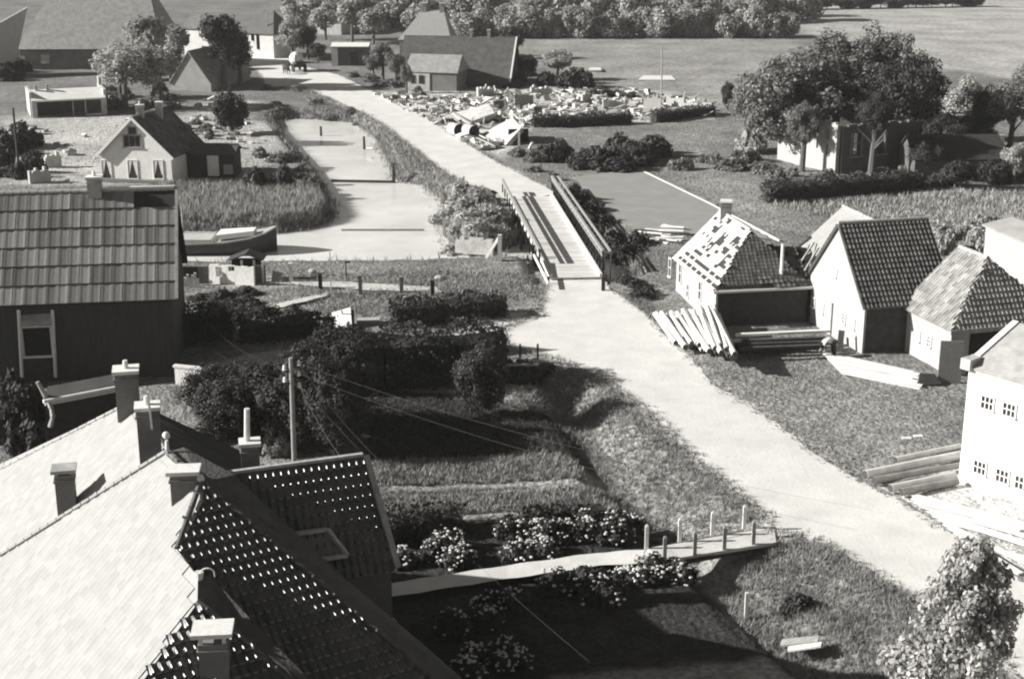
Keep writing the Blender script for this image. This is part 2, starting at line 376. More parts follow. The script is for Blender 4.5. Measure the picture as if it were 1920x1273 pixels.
def tuftmesh(name,pos,h,wd_,mat,per=5,lean=.35):
    k=len(pos); p=np.repeat(pos,per,0); m=len(p)
    a_=rng.uniform(0,2*math.pi,m); off=rng.normal(0,.09,(m,2))*h[:,None].repeat(per,0) if np.ndim(h) else rng.normal(0,h*.25,(m,2))
    base=p.copy(); base[:,:2]+=off; hh=(h if np.ndim(h)==0 else np.repeat(h,per))*rng.uniform(.5,1.2,m)
    d=np.stack([np.cos(a_),np.sin(a_),0*a_],1); tip=base+np.stack([rng.normal(0,lean,m)*hh,rng.normal(0,lean,m)*hh,hh],1)
    co=np.stack([base-d*wd_/2-np.array([0,0,.05]),base+d*wd_/2-np.array([0,0,.05]),tip],1).reshape(-1,3)
    return npmesh(name,co,np.arange(m*3).reshape(m,3),mat)
def edgescatter(poly,n,wid,closed=False,z=0.):
    q_=px(poly,z); seg=np.diff(np.vstack([q_,q_[:1]]) if closed else q_,axis=0); l=np.hypot(seg[:,0],seg[:,1]); k=rng.choice(len(l),n,p=l/l.sum()); u=rng.uniform(0,1,n)[:,None]
    c=q_[k]+seg[k]*u; nn=np.column_stack([-seg[k][:,1],seg[k][:,0]])/l[k][:,None]; c=c+nn*rng.normal(0,wid,n)[:,None]
    return np.column_stack([c,[gz(x,y) for x,y in c]])
def scatter(poly,n,z=0.):
    q_=px(poly,z); lo,hi=q_.min(0),q_.max(0); out=[]; tot=0
    while tot<n:
        c=rng.uniform(lo,hi,(n,2)); c=c[sdist(c[:,0],c[:,1],q_)<0]; out.append(c); tot+=len(c)
    c=np.concatenate(out)[:n]; zz=np.array([gz(x,y) for x,y in c]); return np.column_stack([c,zz])
def trunkmesh(seed,name='trunk',mat=None):
    r=random.Random(seed); b=MB(); b.tube((0,0,-.1),(.02,.01,.5),.05,.036,8); b.tube((.02,.01,.5),(0,0,.85),.036,.012,6)
    for k in range(6):
        z=r.uniform(.3,.62); a_=r.uniform(0,6.3); b.tube((.01,.01,z),(math.cos(a_)*.2,math.sin(a_)*.2,z+r.uniform(.12,.25)),.02,.006,5)
    o=b.build(name,mat or BARK); me=o.data; loc=o.location.copy(); me.transform(Matrix.Translation(loc)); bpy.data.objects.remove(o); return me
TRK=[trunkmesh(i) for i in range(3)]
CR=[crown(9000,46,.07,seed=i,cr=.3) for i in range(4)]
CRL=[crown(6000,34,.085,seed=i+10,mat=LEAFL,cr=.34) for i in range(3)]
CRD=[crown(7000,32,.09,seed=i+20,mat=LEAFD,cr=.36) for i in range(3)]
CRF=[crown(2400,18,.14,seed=i+30,mat=LEAFF,cr=.4) for i in range(5)]
CRC=[crown(2600,22,.13,'cone',.34,LEAFD,seed=41)]
CRV=[crown(15000,70,.05,seed=i+100,cr=.26) for i in range(3)]
CRVD=[crown(13000,60,.055,seed=i+110,cr=.28,mat=LEAFD) for i in range(2)]
BU=[crown(1500,16,.17,'flat',.42,LEAF,'bush',50+i) for i in range(3)]
BUD=[crown(1700,16,.18,'flat',.42,LEAFD,'bush',60+i) for i in range(3)]
BUL=[crown(1400,18,.17,'flat',.4,LEAFL,'bush',70+i) for i in range(3)]
BUF=[crown(500,10,.26,'flat',.45,LEAFF,'bush',80+i) for i in range(3)]
cnt=[0]
def tree(x,y,h,r,label,lib=CR,group=None,ch=None,name='tree',trunk=True,zc=None):
    cnt[0]+=1; p=G(x,y); e=empty(name,p,label,'tree',group); ch=ch or h*.72
    if trunk: t=link('trunk',TRK[cnt[0]%3],e); t.scale=(h*.9,h*.9,h)
    c=link('crown',lib[cnt[0]%len(lib)],e); c.location=(0,0,h-ch/2); c.scale=(r,r,ch/2); c.rotation_euler=(0,0,cnt[0]*1.7)
    return e
def bush(x,y,r,h,label,lib=BU,group=None,name='bush',ry=None):
    cnt[0]+=1; p=G(x,y); o=link(name,lib[cnt[0]%len(lib)]); o.location=p-V((0,0,.1)); o.scale=(r,ry or r,h); o.rotation_euler=(0,0,cnt[0]*2.1 if not ry else 0)
    return tag(o,label,'bush',group)
def hedge(pts,wd_,h,label,mat=LEAFD,leaf=.16,dens=60,name='hedge',cat='hedge',z=None):
    """a clipped hedge along a pixel polyline: a leafy block with an opaque heart"""
    Q=[G(x,y) for x,y in pts]; co=[];nn=[]
    core=MB()
    for a_,b_ in zip(Q,Q[1:]):
        d=(b_-a_); L_=math.hypot(d.x,d.y); t=V((d.x,d.y,0)).normalized(); s_=V((-t.y,t.x,0))
        k=int(dens*L_*(2*h+wd_)); u=rng.uniform(0,1,k); per=rng.uniform(0,2*h+wd_,k)
        for ui,pi in zip(u,per):
            base=a_.lerp(b_,ui); hv=h*(1+.12*math.sin(ui*L_*1.3)+.06*math.sin(ui*L_*3.7))
            if pi<h: o_=-wd_/2; zz=pi/h*hv; n_=-s_
            elif pi>h+wd_: o_=wd_/2; zz=(pi-h-wd_)/h*hv; n_=s_
            else: o_=pi-h-wd_/2; zz=hv; n_=V((0,0,1))
            j=.12*min(1,h); c=base+s_*(o_+rnd.gauss(0,j))+V((0,0,zz+rnd.gauss(0,j*.8)))
            co.append(c); nn.append(n_)
        core.box((a_+b_)/2+V((0,0,h*.42)),(L_,wd_*.72,h*.8),math.atan2(d.y,d.x))
    for q_ in (Q[0],Q[-1]):
        for _ in range(int(dens*wd_*h)):
            co.append(q_+V((rnd.gauss(0,.12),rnd.uniform(-wd_/2,wd_/2),rnd.uniform(0,h)))); nn.append(V((1,0,.2)))
    c4,f4=quads(np.array([tuple(c) for c in co]),np.array([tuple(n) for n in nn]),np.full(len(co),leaf),.7)
    i=len(core.v); core.v+=[V(c) for c in c4]; core.f+=[tuple(int(t)+i for t in f) for f in f4]
    return tag(core.build(name,mat),label,cat)

# ---------------------------------------------------------------- building helpers
def window(parent,c,d,n,w_,h,nx_=2,ny_=2,frame=None,name='window',pane=None,th=.06):
    c,d,n=V(c),V(d).normalized(),V(n).normalized(); z=V((0,0,1)); b=MB(); fw=max(.07,w_*.07)
    ang=math.atan2(d.y,d.x)
    def bar(u,v,ww,hh,dep,o): b.box(c+d*u+z*v+n*o,(ww,dep,hh),ang)
    bar(-w_/2,0,fw,h+fw,.07,.03); bar(w_/2,0,fw,h+fw,.07,.03); bar(0,h/2,w_-fw,fw,.07,.03); bar(0,-h/2-fw*.2,w_+fw*1.5,fw,.14,.06)
    for i in range(1,nx_): bar(-w_/2+w_*i/nx_,0,fw*.6,h-fw,.05,.025)
    for j in range(1,ny_): bar(0,-h/2+h*j/ny_,w_-fw,fw*.6,.045,.024)
    f=b.build(name,frame or PAINTW,parent)
    g=MB(); g.box(c+n*.008,(w_-.02,.014,h-.02),ang); g.build('pane',pane or GLASS,f); return f
def house(name,label,N,ax,L,W,side,he,hr,wall,roof,hip0=0,hip1=0,ov=.22,tile=None,cat='house',group=None,ridgecap=True,facemat={},deck=None,skip0=None,roofname='roof',gz0=-.6,shed=False,walls=True):
    N=V((N[0],N[1],0)); ax=V((ax[0],ax[1],0)).normalized(); bx=V((-ax.y,ax.x,0))*side
    pt=lambda a_,b_,z: N+ax*a_+bx*b_+V((0,0,z))
    e=empty(name,pt(L/2,W/2,0),label,cat,group)
    m=MB()
    if walls:
        def wl(p): m.poly(p)
        wl([pt(0,0,gz0),pt(L,0,gz0),pt(L,0,he),pt(0,0,he)]); wl([pt(0,W,gz0),pt(L,W,gz0),pt(L,W,he),pt(0,W,he)])
        for a_,hp in((0,hip0),(L,hip1)):
            q_=[pt(a_,0,gz0),pt(a_,W,gz0),pt(a_,W,he)]+([] if hp else [pt(a_,W/2,hr-.04)])+[pt(a_,0,he)]; wl(q_)
        bm_=m.build('wall',wall,e)
    k=(hr-he)/(W/2); zo=he-ov*k
    h0=hip0 if hip0 else -ov; h1=L-hip1 if hip1 else L+ov
    S0=[pt(-ov,-ov,zo),pt(L+ov,-ov,zo),pt(h1,W/2,hr),pt(h0,W/2,hr)]; S1=[pt(-ov,W+ov,zo),pt(L+ov,W+ov,zo),pt(h1,W/2,hr),pt(h0,W/2,hr)]
    fs=[S0,S1]
    if hip0: fs.append([pt(-ov,-ov,zo),pt(-ov,W+ov,zo),pt(h0,W/2,hr)])
    if hip1: fs.append([pt(L+ov,-ov,zo),pt(L+ov,W+ov,zo),pt(h1,W/2,hr)])
    r=MB()
    for f in fs: r.slab([p+V((0,0,.05)) for p in f],.12)
    if tile:
        ro=r.build('roof_boarding' if deck else roofname,deck or roof,e)
        for i,f in enumerate(fs):
            t=MB(); t.tiles([p+V((0,0,.07)) for p in f],skip=(skip0 if i==0 else None),**tile)
            t.build('roof_slope',facemat.get(i,roof),e)
    else: ro=r.build(roofname,roof,e)
    if ridgecap:
        c=MB(); p0,p1=pt(h0,W/2,hr+.07),pt(h1,W/2,hr+.07); n_=max(2,int((p1-p0).length/.45))
        for i in range(n_): c.tube(p0.lerp(p1,i/n_),p0.lerp(p1,(i+.93)/n_),.11+.02*rnd.random(),None,7)
        c.build('ridge',RIDGE if tile else roof,e)
    e['_']=0; del e['_']
    return e,pt,ax,bx
def chimney(parent,c,z0,z1,w_,d,rz=0,cap=.12,pots=1,mat=None,capmat=None,slabup=0):
    b=MB(); c=V((c[0],c[1],0)); b.box(c+V((0,0,(z0+z1)/2)),(w_,d,z1-z0),rz); b.box(c+V((0,0,z1-.22)),(w_+.08,d+.08,.08),rz)
    s=b.build('chimney',mat or CHIM,parent)
    k=MB(); k.box(c+V((0,0,z1+slabup+.06)),(w_+cap*2,d+cap*2,.12),rz)
    if slabup:
        for i in(-1,1):
            for j in(-1,1): k.box(c+Matrix.Rotation(rz,3,'Z')@V((i*(w_/2-.08),j*(d/2-.08),0))+V((0,0,z1+slabup/2)),(.1,.1,slabup),rz)
    k.build('cap',capmat or CAPM,s)
    if pots:
        t=MB()
        for i in range(pots): t.tube(c+V(((i-(pots-1)/2)*.3,0,z1+.12)),c+V(((i-(pots-1)/2)*.3,0,z1+.42)),.11,.085,9)
        t.build('pot',CAPM,s)
    return s
exec_objects=True
# ================================================================ foreground tiled houses (lower left)
ZUP=V((0,0,1))
def pnorm(A,B,pitch):
    d=(B-A).normalized(); nh=V((d.y,-d.x,0)); nh=-nh if nh.x>0 else nh
    t=R(pitch); return nh.normalized()*math.sin(t)+ZUP*math.cos(t)
A1=P(376,905,8.7); F1=P(312,848,8.7); nL=pnorm(F1,A1,43)
fl=lambda x,y: RP(x,y,F1,nL)
hs=empty('terraced_house',V((-10,38,-.6)),'nearest house at lower left with blinding pale roof slope and sawtooth hipped ends','house')
def roofpart(parent,polys,mat,tile,name='roof',deck=DECKD,th=.14):
    d=MB(); t=MB()
    for p in polys: d.slab(p,th); t.tiles([q+ZUP*.02 for q in p],**tile)
    o=d.build('roof_boarding',deck,parent); t.build(name,mat,parent); return o
TILEDK=M('shade-toned dark brown tile',.075,.35,2.,.8,bump=.5,bscale=9)  # darker tile colour imitates the shade on slopes turned from the sun
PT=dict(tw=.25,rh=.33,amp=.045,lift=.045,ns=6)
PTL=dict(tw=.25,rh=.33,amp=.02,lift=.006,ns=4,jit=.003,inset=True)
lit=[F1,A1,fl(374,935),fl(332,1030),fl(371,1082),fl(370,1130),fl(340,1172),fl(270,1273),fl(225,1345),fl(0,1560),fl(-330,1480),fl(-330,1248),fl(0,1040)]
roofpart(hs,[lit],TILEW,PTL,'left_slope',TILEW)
E1=P(810,1273,3.55); n1=(fl(332,1030)-A1).cross(E1-A1).normalized(); n1=-n1 if n1.z<0 else n1
f1=lambda x,y: RP(x,y,A1,n1)
face1=[A1,E1,f1(900,1352),f1(700,1420),f1(560,1290),f1(430,1150),f1(372,1088),f1(332,1032)]
HIPT=dict(tw=.25,rh=.36,amp=.125,lift=.055,ns=10,dome=True)
roofpart(hs,[face1],GLAZED,HIPT,'hip_slope')
A2=fl(370,1130); f2=lambda x,y: RP(x,y,A2,n1)
face2=[A2,f2(460,1196),f2(610,1330),f2(420,1430),f2(225,1345),f2(270,1273),f2(340,1172)]
roofpart(hs,[face2],GLAZED,HIPT,'hip_slope')
band1=[F1,A1,E1,PY(880,1330,37.4),PY(870,1275,39.5),PY(800,1213,40.3),PY(640,1078,41.3),PY(530,985,42.2),PY(440,890,42.9),PY(345,838,44.6)]
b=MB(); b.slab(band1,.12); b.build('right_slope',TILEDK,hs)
B2=fl(371,1082)
band2=[B2,A2,f2(460,1196),f2(610,1330),PY(640,1330,35.3),PY(572,1265,36.1),PY(470,1160,37.2),PY(394,1078,38.3)]
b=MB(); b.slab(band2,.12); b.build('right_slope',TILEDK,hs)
c=MB()
def hipcap(p0,p1,r=.1):
    n_=int((p1-p0).length/.42)
    s_=(p1-p0).cross(ZUP).normalized()
    for i in range(n_):
        c.tube(p0.lerp(p1,i/n_)+ZUP*.05,p0.lerp(p1,(i+1.02)/n_)+ZUP*.05,r,r*1.15,7)
        if i%2: q_=p0.lerp(p1,i/n_)+ZUP*.13; c.beam(q_-s_*.16-ZUP*.07,q_+s_*.12+ZUP*.05,.06,.06)
hipcap(A1,E1); o=c.build('hip_ridge',TILEDK,hs); c=MB(); hipcap(A2,f2(610,1330)); c.build('hip_ridge',TILE,hs); c=MB(); hipcap(F1,A1); c.build('ridge',TILE,hs); c=MB(); hipcap(A1,fl(332,1030),.08); c.build('hip_ridge',TILE,hs)
c=MB()
v0=fl(0,1040); n_=44
e0=fl(-330,1248)
for i in range(n_): c.tube(F1.lerp(e0,i/n_)+ZUP*.03,F1.lerp(e0,(i+.9)/n_)+ZUP*.03,.09,.1,6)
c.build('verge',TILEW,hs)
wl=MB(); wl.prism([(-20.5,41.5),(-10.6,41.8),(-9,39.2),(-3.2,37.6),(-3.2,33),(-9,31),(-19,36)],-.7,2.6); wl.build('wall',BRICKD,hs)
wl=MB()
for p in (lit,):
    for a_,b_ in ((12,0),): wl.poly([p[a_]-ZUP*.1,p[b_]-ZUP*.1,V((p[b_].x,p[b_].y,2)),V((p[a_].x,p[a_].y,2))])
wl.poly([e0-ZUP*.1,v0-ZUP*.1,V((v0.x,v0.y,2)),V((e0.x,e0.y,2))])
wl.build('gable_wall',BRICKD,hs)
rz=math.atan2(.22,.97)
chimney(hs,(fl(346,925).x,fl(346,925).y+.1),7.2,9.0,.8,.55,.1,cap=.1,pots=0,slabup=.0)
q_=PY(314,850,44.2); b=MB(); b.tube(q_-ZUP*.2,q_+ZUP*.45,.1,.05,8); b.ball(q_+ZUP*.62,.13,nu=8,nv=6); b.build('finial',CAPM,hs)
q_=PY(376,903,41.7); b=MB(); b.ball(q_+ZUP*.1,.13,(1,1,1.2),8,6); b.build('finial',CAPM,hs)
q_=fl(373,1088)+ZUP*.05; b=MB(); b.tube(q_,q_+V((.02,0,.22)),.11,.13,8); pr=q_+V((.05,0,.3))
for k in range(8):
    a_=math.pi*k/7; p2=q_+V((.27-.2*math.cos(a_),-.05,.2+.16*math.sin(a_)-(.1 if k==7 else 0)))
    if k: b.tube(pr,p2,.022,.022,5)
    pr=p2
b.build('finial',CAPM,hs)
q_=f2(395,1245); Yc=q_.y-.1
top=PY(400,1180,Yc); chimney(hs,(top.x-.02,Yc),4.5,top.z-.3,.78,.6,.1,cap=.16,pots=0,slabup=.26)
b=MB()
p0,p1=P(735,1160,3.1),P(838,1290,2.6); b.beam(p0,p1,.1,.1); b.build('gutter',METAL,hs)
b=MB(); b.slab([p0,p1,p1+V((-1.6,-.3,1.0)),PY(640,1085,42.4)-ZUP*.6],.1); b.build('lean_to_roof',TILE,hs)
b=MB(); b.poly([p0-ZUP*.1,p1-ZUP*.1,V((p1.x,p1.y,-.7)),V((p0.x,p0.y,-.7))]); b.build('lean_to_wall',BRICKD,hs)
# rear neighbour with its pale slope and two chimneys
Ea,Eb=P(250,752,7.7),P(313,850,7.7); nE=pnorm(Ea,Eb,42); fe=lambda x,y: RP(x,y,Ea,nE)
hr_=empty('neighbour_house',V((-14,46,-.6)),'second house from lower left with pale mottled roof slope and two chimneys at its ridge','house')
litE=[Ea,Eb,fe(312,900),fe(0,1110),fe(-330,1330),fe(-330,1050),fe(0,870)]
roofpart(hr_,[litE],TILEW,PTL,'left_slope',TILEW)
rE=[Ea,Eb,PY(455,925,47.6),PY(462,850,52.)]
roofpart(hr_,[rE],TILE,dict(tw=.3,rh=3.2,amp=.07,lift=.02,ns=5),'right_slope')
c=MB(); e0=fe(-330,1050)
for i in range(40): c.tube(Ea.lerp(e0,i/40),Ea.lerp(e0,(i+.9)/40),.09,.1,6)
for i in range(14): c.tube(Ea.lerp(Eb,i/14)+ZUP*.04,Ea.lerp(Eb,(i+.92)/14)+ZUP*.04,.1,.11,6)
c.build('ridge',TILEW,hr_)
wl=MB(); wl.prism([(-23,56),(-14,53.5),(-9.2,52),(-9.5,48.6),(-11.5,45.5),(-21,46)],-.7,2.5)
wl.poly([Ea-ZUP*.15,fe(-330,1050)-ZUP*.15,V((-24,57,2)),V((Ea.x,Ea.y,2))]); wl.poly([Ea-ZUP*.15,PY(462,850,52.)-ZUP*.15,V((-8.6,52.,2)),V((Ea.x,Ea.y,2))]); wl.build('wall',BRICKD,hr_)
def chim_px(par,xl,xr,yb,yt,Yp,rz_,cap,pots,dd=None,**k):
    pb,pt_=PY((xl+xr)/2,yb,Yp),PY((xl+xr)/2,yt,Yp); w_=PY(xr,yb,Yp).x-PY(xl,yb,Yp).x
    return chimney(par,((pb.x+pt_.x)/2,Yp),pb.z-.6,pt_.z-.12,w_*.86,(dd or w_*.8),rz_,cap,pots,**k)
chim_px(hr_,214,262,756,690,51.6,.22,.07,1)
chim_px(hr_,255,302,832,758,46.5,.22,.06,1)
chim_px(hr_,104,144,968,880,48.2,.22,.1,0,slabup=.1,capmat=METAL)
b=MB(); b.beam(PY(277,735,46.),PY(285,805,46.),.06,.06); b.build('flue_pipe',CAPM,hr_)
# cross wing with the pantiled slope that faces the camera
hd=empty('cross_wing_house',V((-6,43.5,-.6)),'dark pantiled roof with rows of bright tile glints and a skylight','house')
Da,Db,Dc=P(400,893,8.2),P(680,855,8.2),P(740,1065,5.1); nD=(Db-Da).cross(Dc-Db).normalized(); nD=-nD if nD.z<0 else nD
fd=lambda x,y: RP(x,y,Da,nD)
dpoly=[Da,Db,Dc,fd(640,1088),fd(560,1080),fd(420,960)]
roofpart(hd,[dpoly],GLAZED,HIPT,'roof')
bk=[Da,Db,Db+V((-1.1,2.9,-2.5)),Da+V((-1.1,2.9,-2.5))]; b=MB(); b.slab(bk,.12); b.build('rear_slope',TILEDK,hd)
b=MB(); b.beam(Da+ZUP*.06,Db+ZUP*.06,.16,.1); b.build('ridge',RIDGE,hd)
b=MB(); b.beam(Db+V((.1,0,.02)),Dc+V((.1,0,.02)),.2,.16); b.build('verge_board',WOODM,hd)
wl=MB(); e0,e1=fd(560,1080)-ZUP*.12,Dc-ZUP*.12+V((-.12,.1,0)); e2=Dc+V((-2.3,5.9,-.1)); r2=Db-ZUP*.15+V((-.1,0,0))
wl.poly([e0,e1,V((e1.x,e1.y,-.7)),V((e0.x,e0.y,-.7))]); wl.poly([e1,r2,e2,V((e2.x,e2.y,-.7)),V((e1.x,e1.y,-.7))]); wl.build('wall',BRICKD,hd)
sk=[fd(512,1008),fd(612,994),fd(650,1043),fd(556,1056)]; sk=[p+nD*.16 for p in sk]
b=MB()
for i in range(4): b.beam(sk[i-1],sk[i],.12,.12)
f=b.build('skylight',RIDGE,hd); b=MB(); b.slab([p-nD*.04 for p in sk],.04); b.build('pane',M('dusty skylight glass',.13,.3,1.5,.3),f)
cc=PY(470,868,46.2); chim_px(hd,450,489,885,826,45.2,.2,.06,0)
b=MB(); b.tube(PY(463,830,45.2),PY(463,766,45.2),.1,.09,9); b.build('chimney_pot',CAPM,hd)
# ================================================================ tall house at the left edge
N=(-18.9,78.3)
eL,pt,ax,bx=house('tall_house','tall dark boarded house at left edge with big grey tiled roof','',0,0,0,0,0,0,None,None) if 0 else house('tall_house','tall dark boarded house at left edge under a big grey tiled roof',N,(-.99,-.14),17,8.3,-1,4.8,9.8,CLAD,TILEB,tile=dict(tw=.58,rh=1.08,amp=.022,lift=.07,ns=5,jit=.02),deck=DECKD,ov=.3,
   skip0=lambda s,t,i,j: (s>.6 and t>.84) or (s>.86 and t>.68))
n_=-bx; fp=pt(0,0,2)
wq=lambda x,y: RP(x,y,fp,n_)
p=wq(70,640); window(eL,p,ax,n_,1.55,1.7,1,1,name='loft_window',pane=BLACK)
b=MB(); 
for x0 in (37,100): b.beam(wq(x0,578)+n_*.35,wq(x0+5,706)+n_*.12,.12,.16)
b.build('hoist_post',PAINTW,eL)
b=MB(); a_=wq(42,606)+n_*.55; c_=wq(98,602)+n_*.55; b.slab([a_,c_,c_-n_*.75+ZUP*.62,a_-n_*.75+ZUP*.62],.07); b.build('canopy',METAL,eL)
b=MB(); p=wq(72,688); b.box(p+n_*.05,(1.5,.1,1.0),math.atan2(ax.y,ax.x)); b.build('loft_door',WOODD,eL)
window(eL,wq(273,723),ax,n_,.75,.95,2,2,frame=WOODM)
ch=pt(4.2,4.15,0); s_=chimney(eL,(ch.x,ch.y),9.2,10.6,.75,.75,.14,.08,1,mat=WHITE2)
b=MB(); p0=pt(0,4.15,9.9); b.beam(pt(-.2,4.15,9.98),pt(3.6,4.15,9.98),.22,.14); b.build('ridge_board',CAPM,eL)
b=MB(); b.beam(pt(-.32,-.3,4.55),pt(-.32,4.15,9.88),.16,.2); b.build('verge_board',WOODM,eL)
an=empty('annex',P(140,760),'low dark lean-to with a pale gutter below the boarded house','annex')
g0,g1=P(82,748,2.4),P(250,716,2.4); up=V((-.1,1.0,.3)); b=MB(); b.slab([g0,g1,g1+up,g0+up],.1); b.build('roof',TILE,an)
b=MB(); b.beam(g0-V((0,.08,.1)),g1-V((0,.08,.1)),.18,.16); b.build('gutter',PAINTW,an)
b=MB(); b.beam(g0-V((0,-.1,.33)),g1-V((0,-.1,.33)),.08,.1); b.build('fascia',PAINTW,an)
b=MB(); b.poly([g0-ZUP*.2+V((0,.15,0)),g1-ZUP*.2+V((0,.15,0)),V((g1.x,g1.y+.15,-.7)),V((g0.x,g0.y+.15,-.7))]); b.build('wall',WOODD,an)
b=MB(); pr=P(70,716,3.2)
for q_ in (P(88,748,2.3),P(96,765,1.9),P(99,782,1.5),P(94,800,1.)): b.tube(pr,q_,.1,.13,7); pr=q_
b.build('downpipe',METAL,an)
# ================================================================ white gabled cottage
cw,pt,ax,bx=house('gabled_cottage','white gabled cottage with three curtained windows above the canal bank',(-31.7,135.0),(.19,.98),7.2,7.0,1,2.8,6.15,WHITEP,TILE,ov=.35,tile=dict(tw=.32,rh=.42,amp=.04,lift=.04,ns=4))
n_=-ax; wq=lambda x,y: RP(x,y,pt(0,0,0),n_)
for x_ in (200,249,297):
    f=window(cw,wq(x_,318),-bx,n_,.95,1.75,1,1)
    b=MB(); p=wq(x_,318)+n_*.03
    for s_ in(-1,1): b.poly([p-bx*s_*.42+ZUP*.8,p-bx*s_*.04+ZUP*.8,p-bx*s_*.33-ZUP*.5,p-bx*s_*.42-ZUP*.5])
    b.build('curtain',CLOTH,f)
f=window(cw,wq(248,265),-bx,n_,1.75,1.1,3,1,frame=WOODM); window(cw,wq(248,245),-bx,n_,.8,.62,1,1,frame=WOODM)
b=MB()
for s_ in(0,7.): b.beam(pt(-.38,s_+(.37 if s_ else -.37),2.42),pt(-.38,3.5,6.12),.1,.24)
b.build('bargeboard',PAINTW,cw)
c_=pt(1.6,3.5,0); chimney(cw,(c_.x,c_.y),5.6,7.0,.7,.6,.1,.06,1,mat=WHITE2); c_=pt(4.5,2.9,0); chimney(cw,(c_.x,c_.y),5.2,6.9,.6,.6,.1,.06,0,mat=WHITE2)
b=MB(); b.box(pt(-.25,3.5,.12),(7.6,.5,.5),math.atan2(bx.y,bx.x)); b.build('plinth',BRICKM,cw)
sh,pt,ax,bx=house('shed','dark garden shed with a pale door right of the gabled cottage',(P(440,334).x,P(440,334).y),(-.99,.05),4.6,3.,-1,2.4,2.9,WOODD,THATCHD)
n_=-bx; p=RP(400,311,pt(0,0,0),n_); b=MB(); b.box(p+n_*.04,(1.1,.06,1.95),math.atan2(ax.y,ax.x)); b.build('door',PAINTW,sh)
b=MB(); b.box(RP(428,318,pt(0,0,0),n_)+n_*.04,(.9,.06,.9),math.atan2(ax.y,ax.x)); b.build('window',METAL,sh)
# ruin of a long white outbuilding
ru=empty('roofless_outbuilding',P(130,222),'long roofless white outbuilding with an open dark front behind the gabled cottage','ruin')
a0,a1=P(62,222),P(200,215); d=(a1-a0); d.z=0; L_=d.length; d.normalize(); bk=V((-d.y,d.x,0)); an_=math.atan2(d.y,d.x)
b=MB(); b.slab([a0-bk*.2+ZUP*2.1,a1-bk*.2+ZUP*2.1,a1+bk*2.6+ZUP*3.1,a0+bk*2.6+ZUP*3.1],.2); b.build('lintel_roof',WHITEP,ru)
for u in(.03,.97): b=MB(); b.box(a0+d*L_*u+ZUP*1.,(.6,.45,2.),an_); b.build('pier',WHITE2,ru)
for u in(.55,.72): b=MB(); b.box(a0+d*L_*u+ZUP*1.,(.12,.2,2.),an_); b.build('prop',WHITE2,ru)
b=MB(); b.box(a0-d*.05+bk*4.+ZUP*1.5,(.3,7,3.),an_); b.build('end_wall',WHITE2,ru); b=MB(); b.box(a0+d*(L_+.02)+bk*4.+ZUP*1.5,(.35,7,3.),an_); b.box(a0+d*(L_+.02)+bk*6+ZUP*3.2,(.35,1.2,1.6),an_); b.build('end_wall',WHITE2,ru)
b=MB(); b.box(a0+d*L_/2+bk*3.5+ZUP*1.4,(L_-.4,.3,2.8),an_); b.build('back_wall',BRICKD,ru)
for k in range(2): b=MB(); b.box(a0+d*(.8+k*1.3)+bk*2.4+ZUP*3.35,(.3,.3,.7),an_); b.build('wall_stub',WHITE2,ru)
# ================================================================ distant village, top left
bn,pt,ax,bx=house('farm_barn','huge grey thatched barn at upper left with a white hip side',(P(292,135).x,228.6),(-1,-.03),21.4,17,-1,3.6,12.6,BRICKM,THATCHP,hip1=4.5,hip0=3,ov=.5,ridgecap=False)
n_=-bx; wq=lambda x,y: RP(x,y,pt(0,0,0),n_)
b=MB(); b.box(wq(85,111)+n_*.05,(1.3,.1,1.4),0); b.build('window',WHITE2,bn); b=MB(); b.box(wq(178,114)+n_*.05,(.9,.1,1.8),0); b.build('door',BLACK,bn)
b=MB(); b.box(wq(42,111)+n_*.05,(.8,.1,.8),0); b.build('window',METAL,bn)
b=MB(); b.slab([PY(52,14,226),PY(29,118,222.5),PY(-80,124,214),PY(-30,60,219)],.3); b.build('wing_roof',M('bleached thatch',.45,.12,1,.9),bn)
b=MB(); b.box(pt(24.62,8.5,1.5),(.1,16.6,3.8),-.03+math.pi); b.build('side_wall',WHITE2,bn)
fh,pt,ax,bx=house('farmhouse','farmhouse with a plain brown gable and pale left roof slope among garden trees',(P(396,172).x,P(396,172).y),(.25,.97),13,6.1,1,1.2,5.4,BRICKL,THATCHP,ov=.2,ridgecap=False)
vh,pt,ax,bx=house('village_house','tall white house wall half hidden behind the dark roadside trees',(P(396,108).x,P(396,108).y),(-.92,.38),5.2,6,-1,4.6,6.6,WHITEP,THATCH,ridgecap=False)
b=MB(); b.box(RP(353,70,pt(0,0,0),-bx)-bx*.04,(.5,.08,.9),0); b.build('window',BLACK,vh)
vh,pt,ax,bx=house('roadside_house','white house with dark door and brown roof beside the far bend of the road',(P(514,110).x,P(514,110).y),(-.92,.38),5,7,-1,4.0,7.4,WHITEP,TILE,hip0=1.8,ridgecap=False)
b=MB(); b.box(RP(485,78,pt(0,0,0),-bx)-bx*.04,(.7,.08,2.6),0); b.build('door',WOODD,vh)
b=MB(); b.box(RP(475,70,pt(0,0,0),-bx)-bx*.04,(.7,.08,1.2),0); b.build('window',BLACK,vh)
vh,pt,ax,bx=house('far_house','small pale far house half hidden by trees right of the road bend',(P(640,66).x,P(640,66).y),(.3,.95),7,5.,1,2.8,5.2,WHITE2,THATCHP,ridgecap=False)
b=MB(); b.box(RP(605,50,pt(0,0,0),-ax)-ax*.04,(.9,.08,1.2),0); b.build('window',BLACK,vh)
sd,pt,ax,bx=house('roadside_shed','small flat shed with white end and dark brown front beside the road',(P(690,124).x,P(690,124).y),(-.99,.02),5.6,4,-1,3.,3.4,BRICKD,CAPM,ridgecap=False)
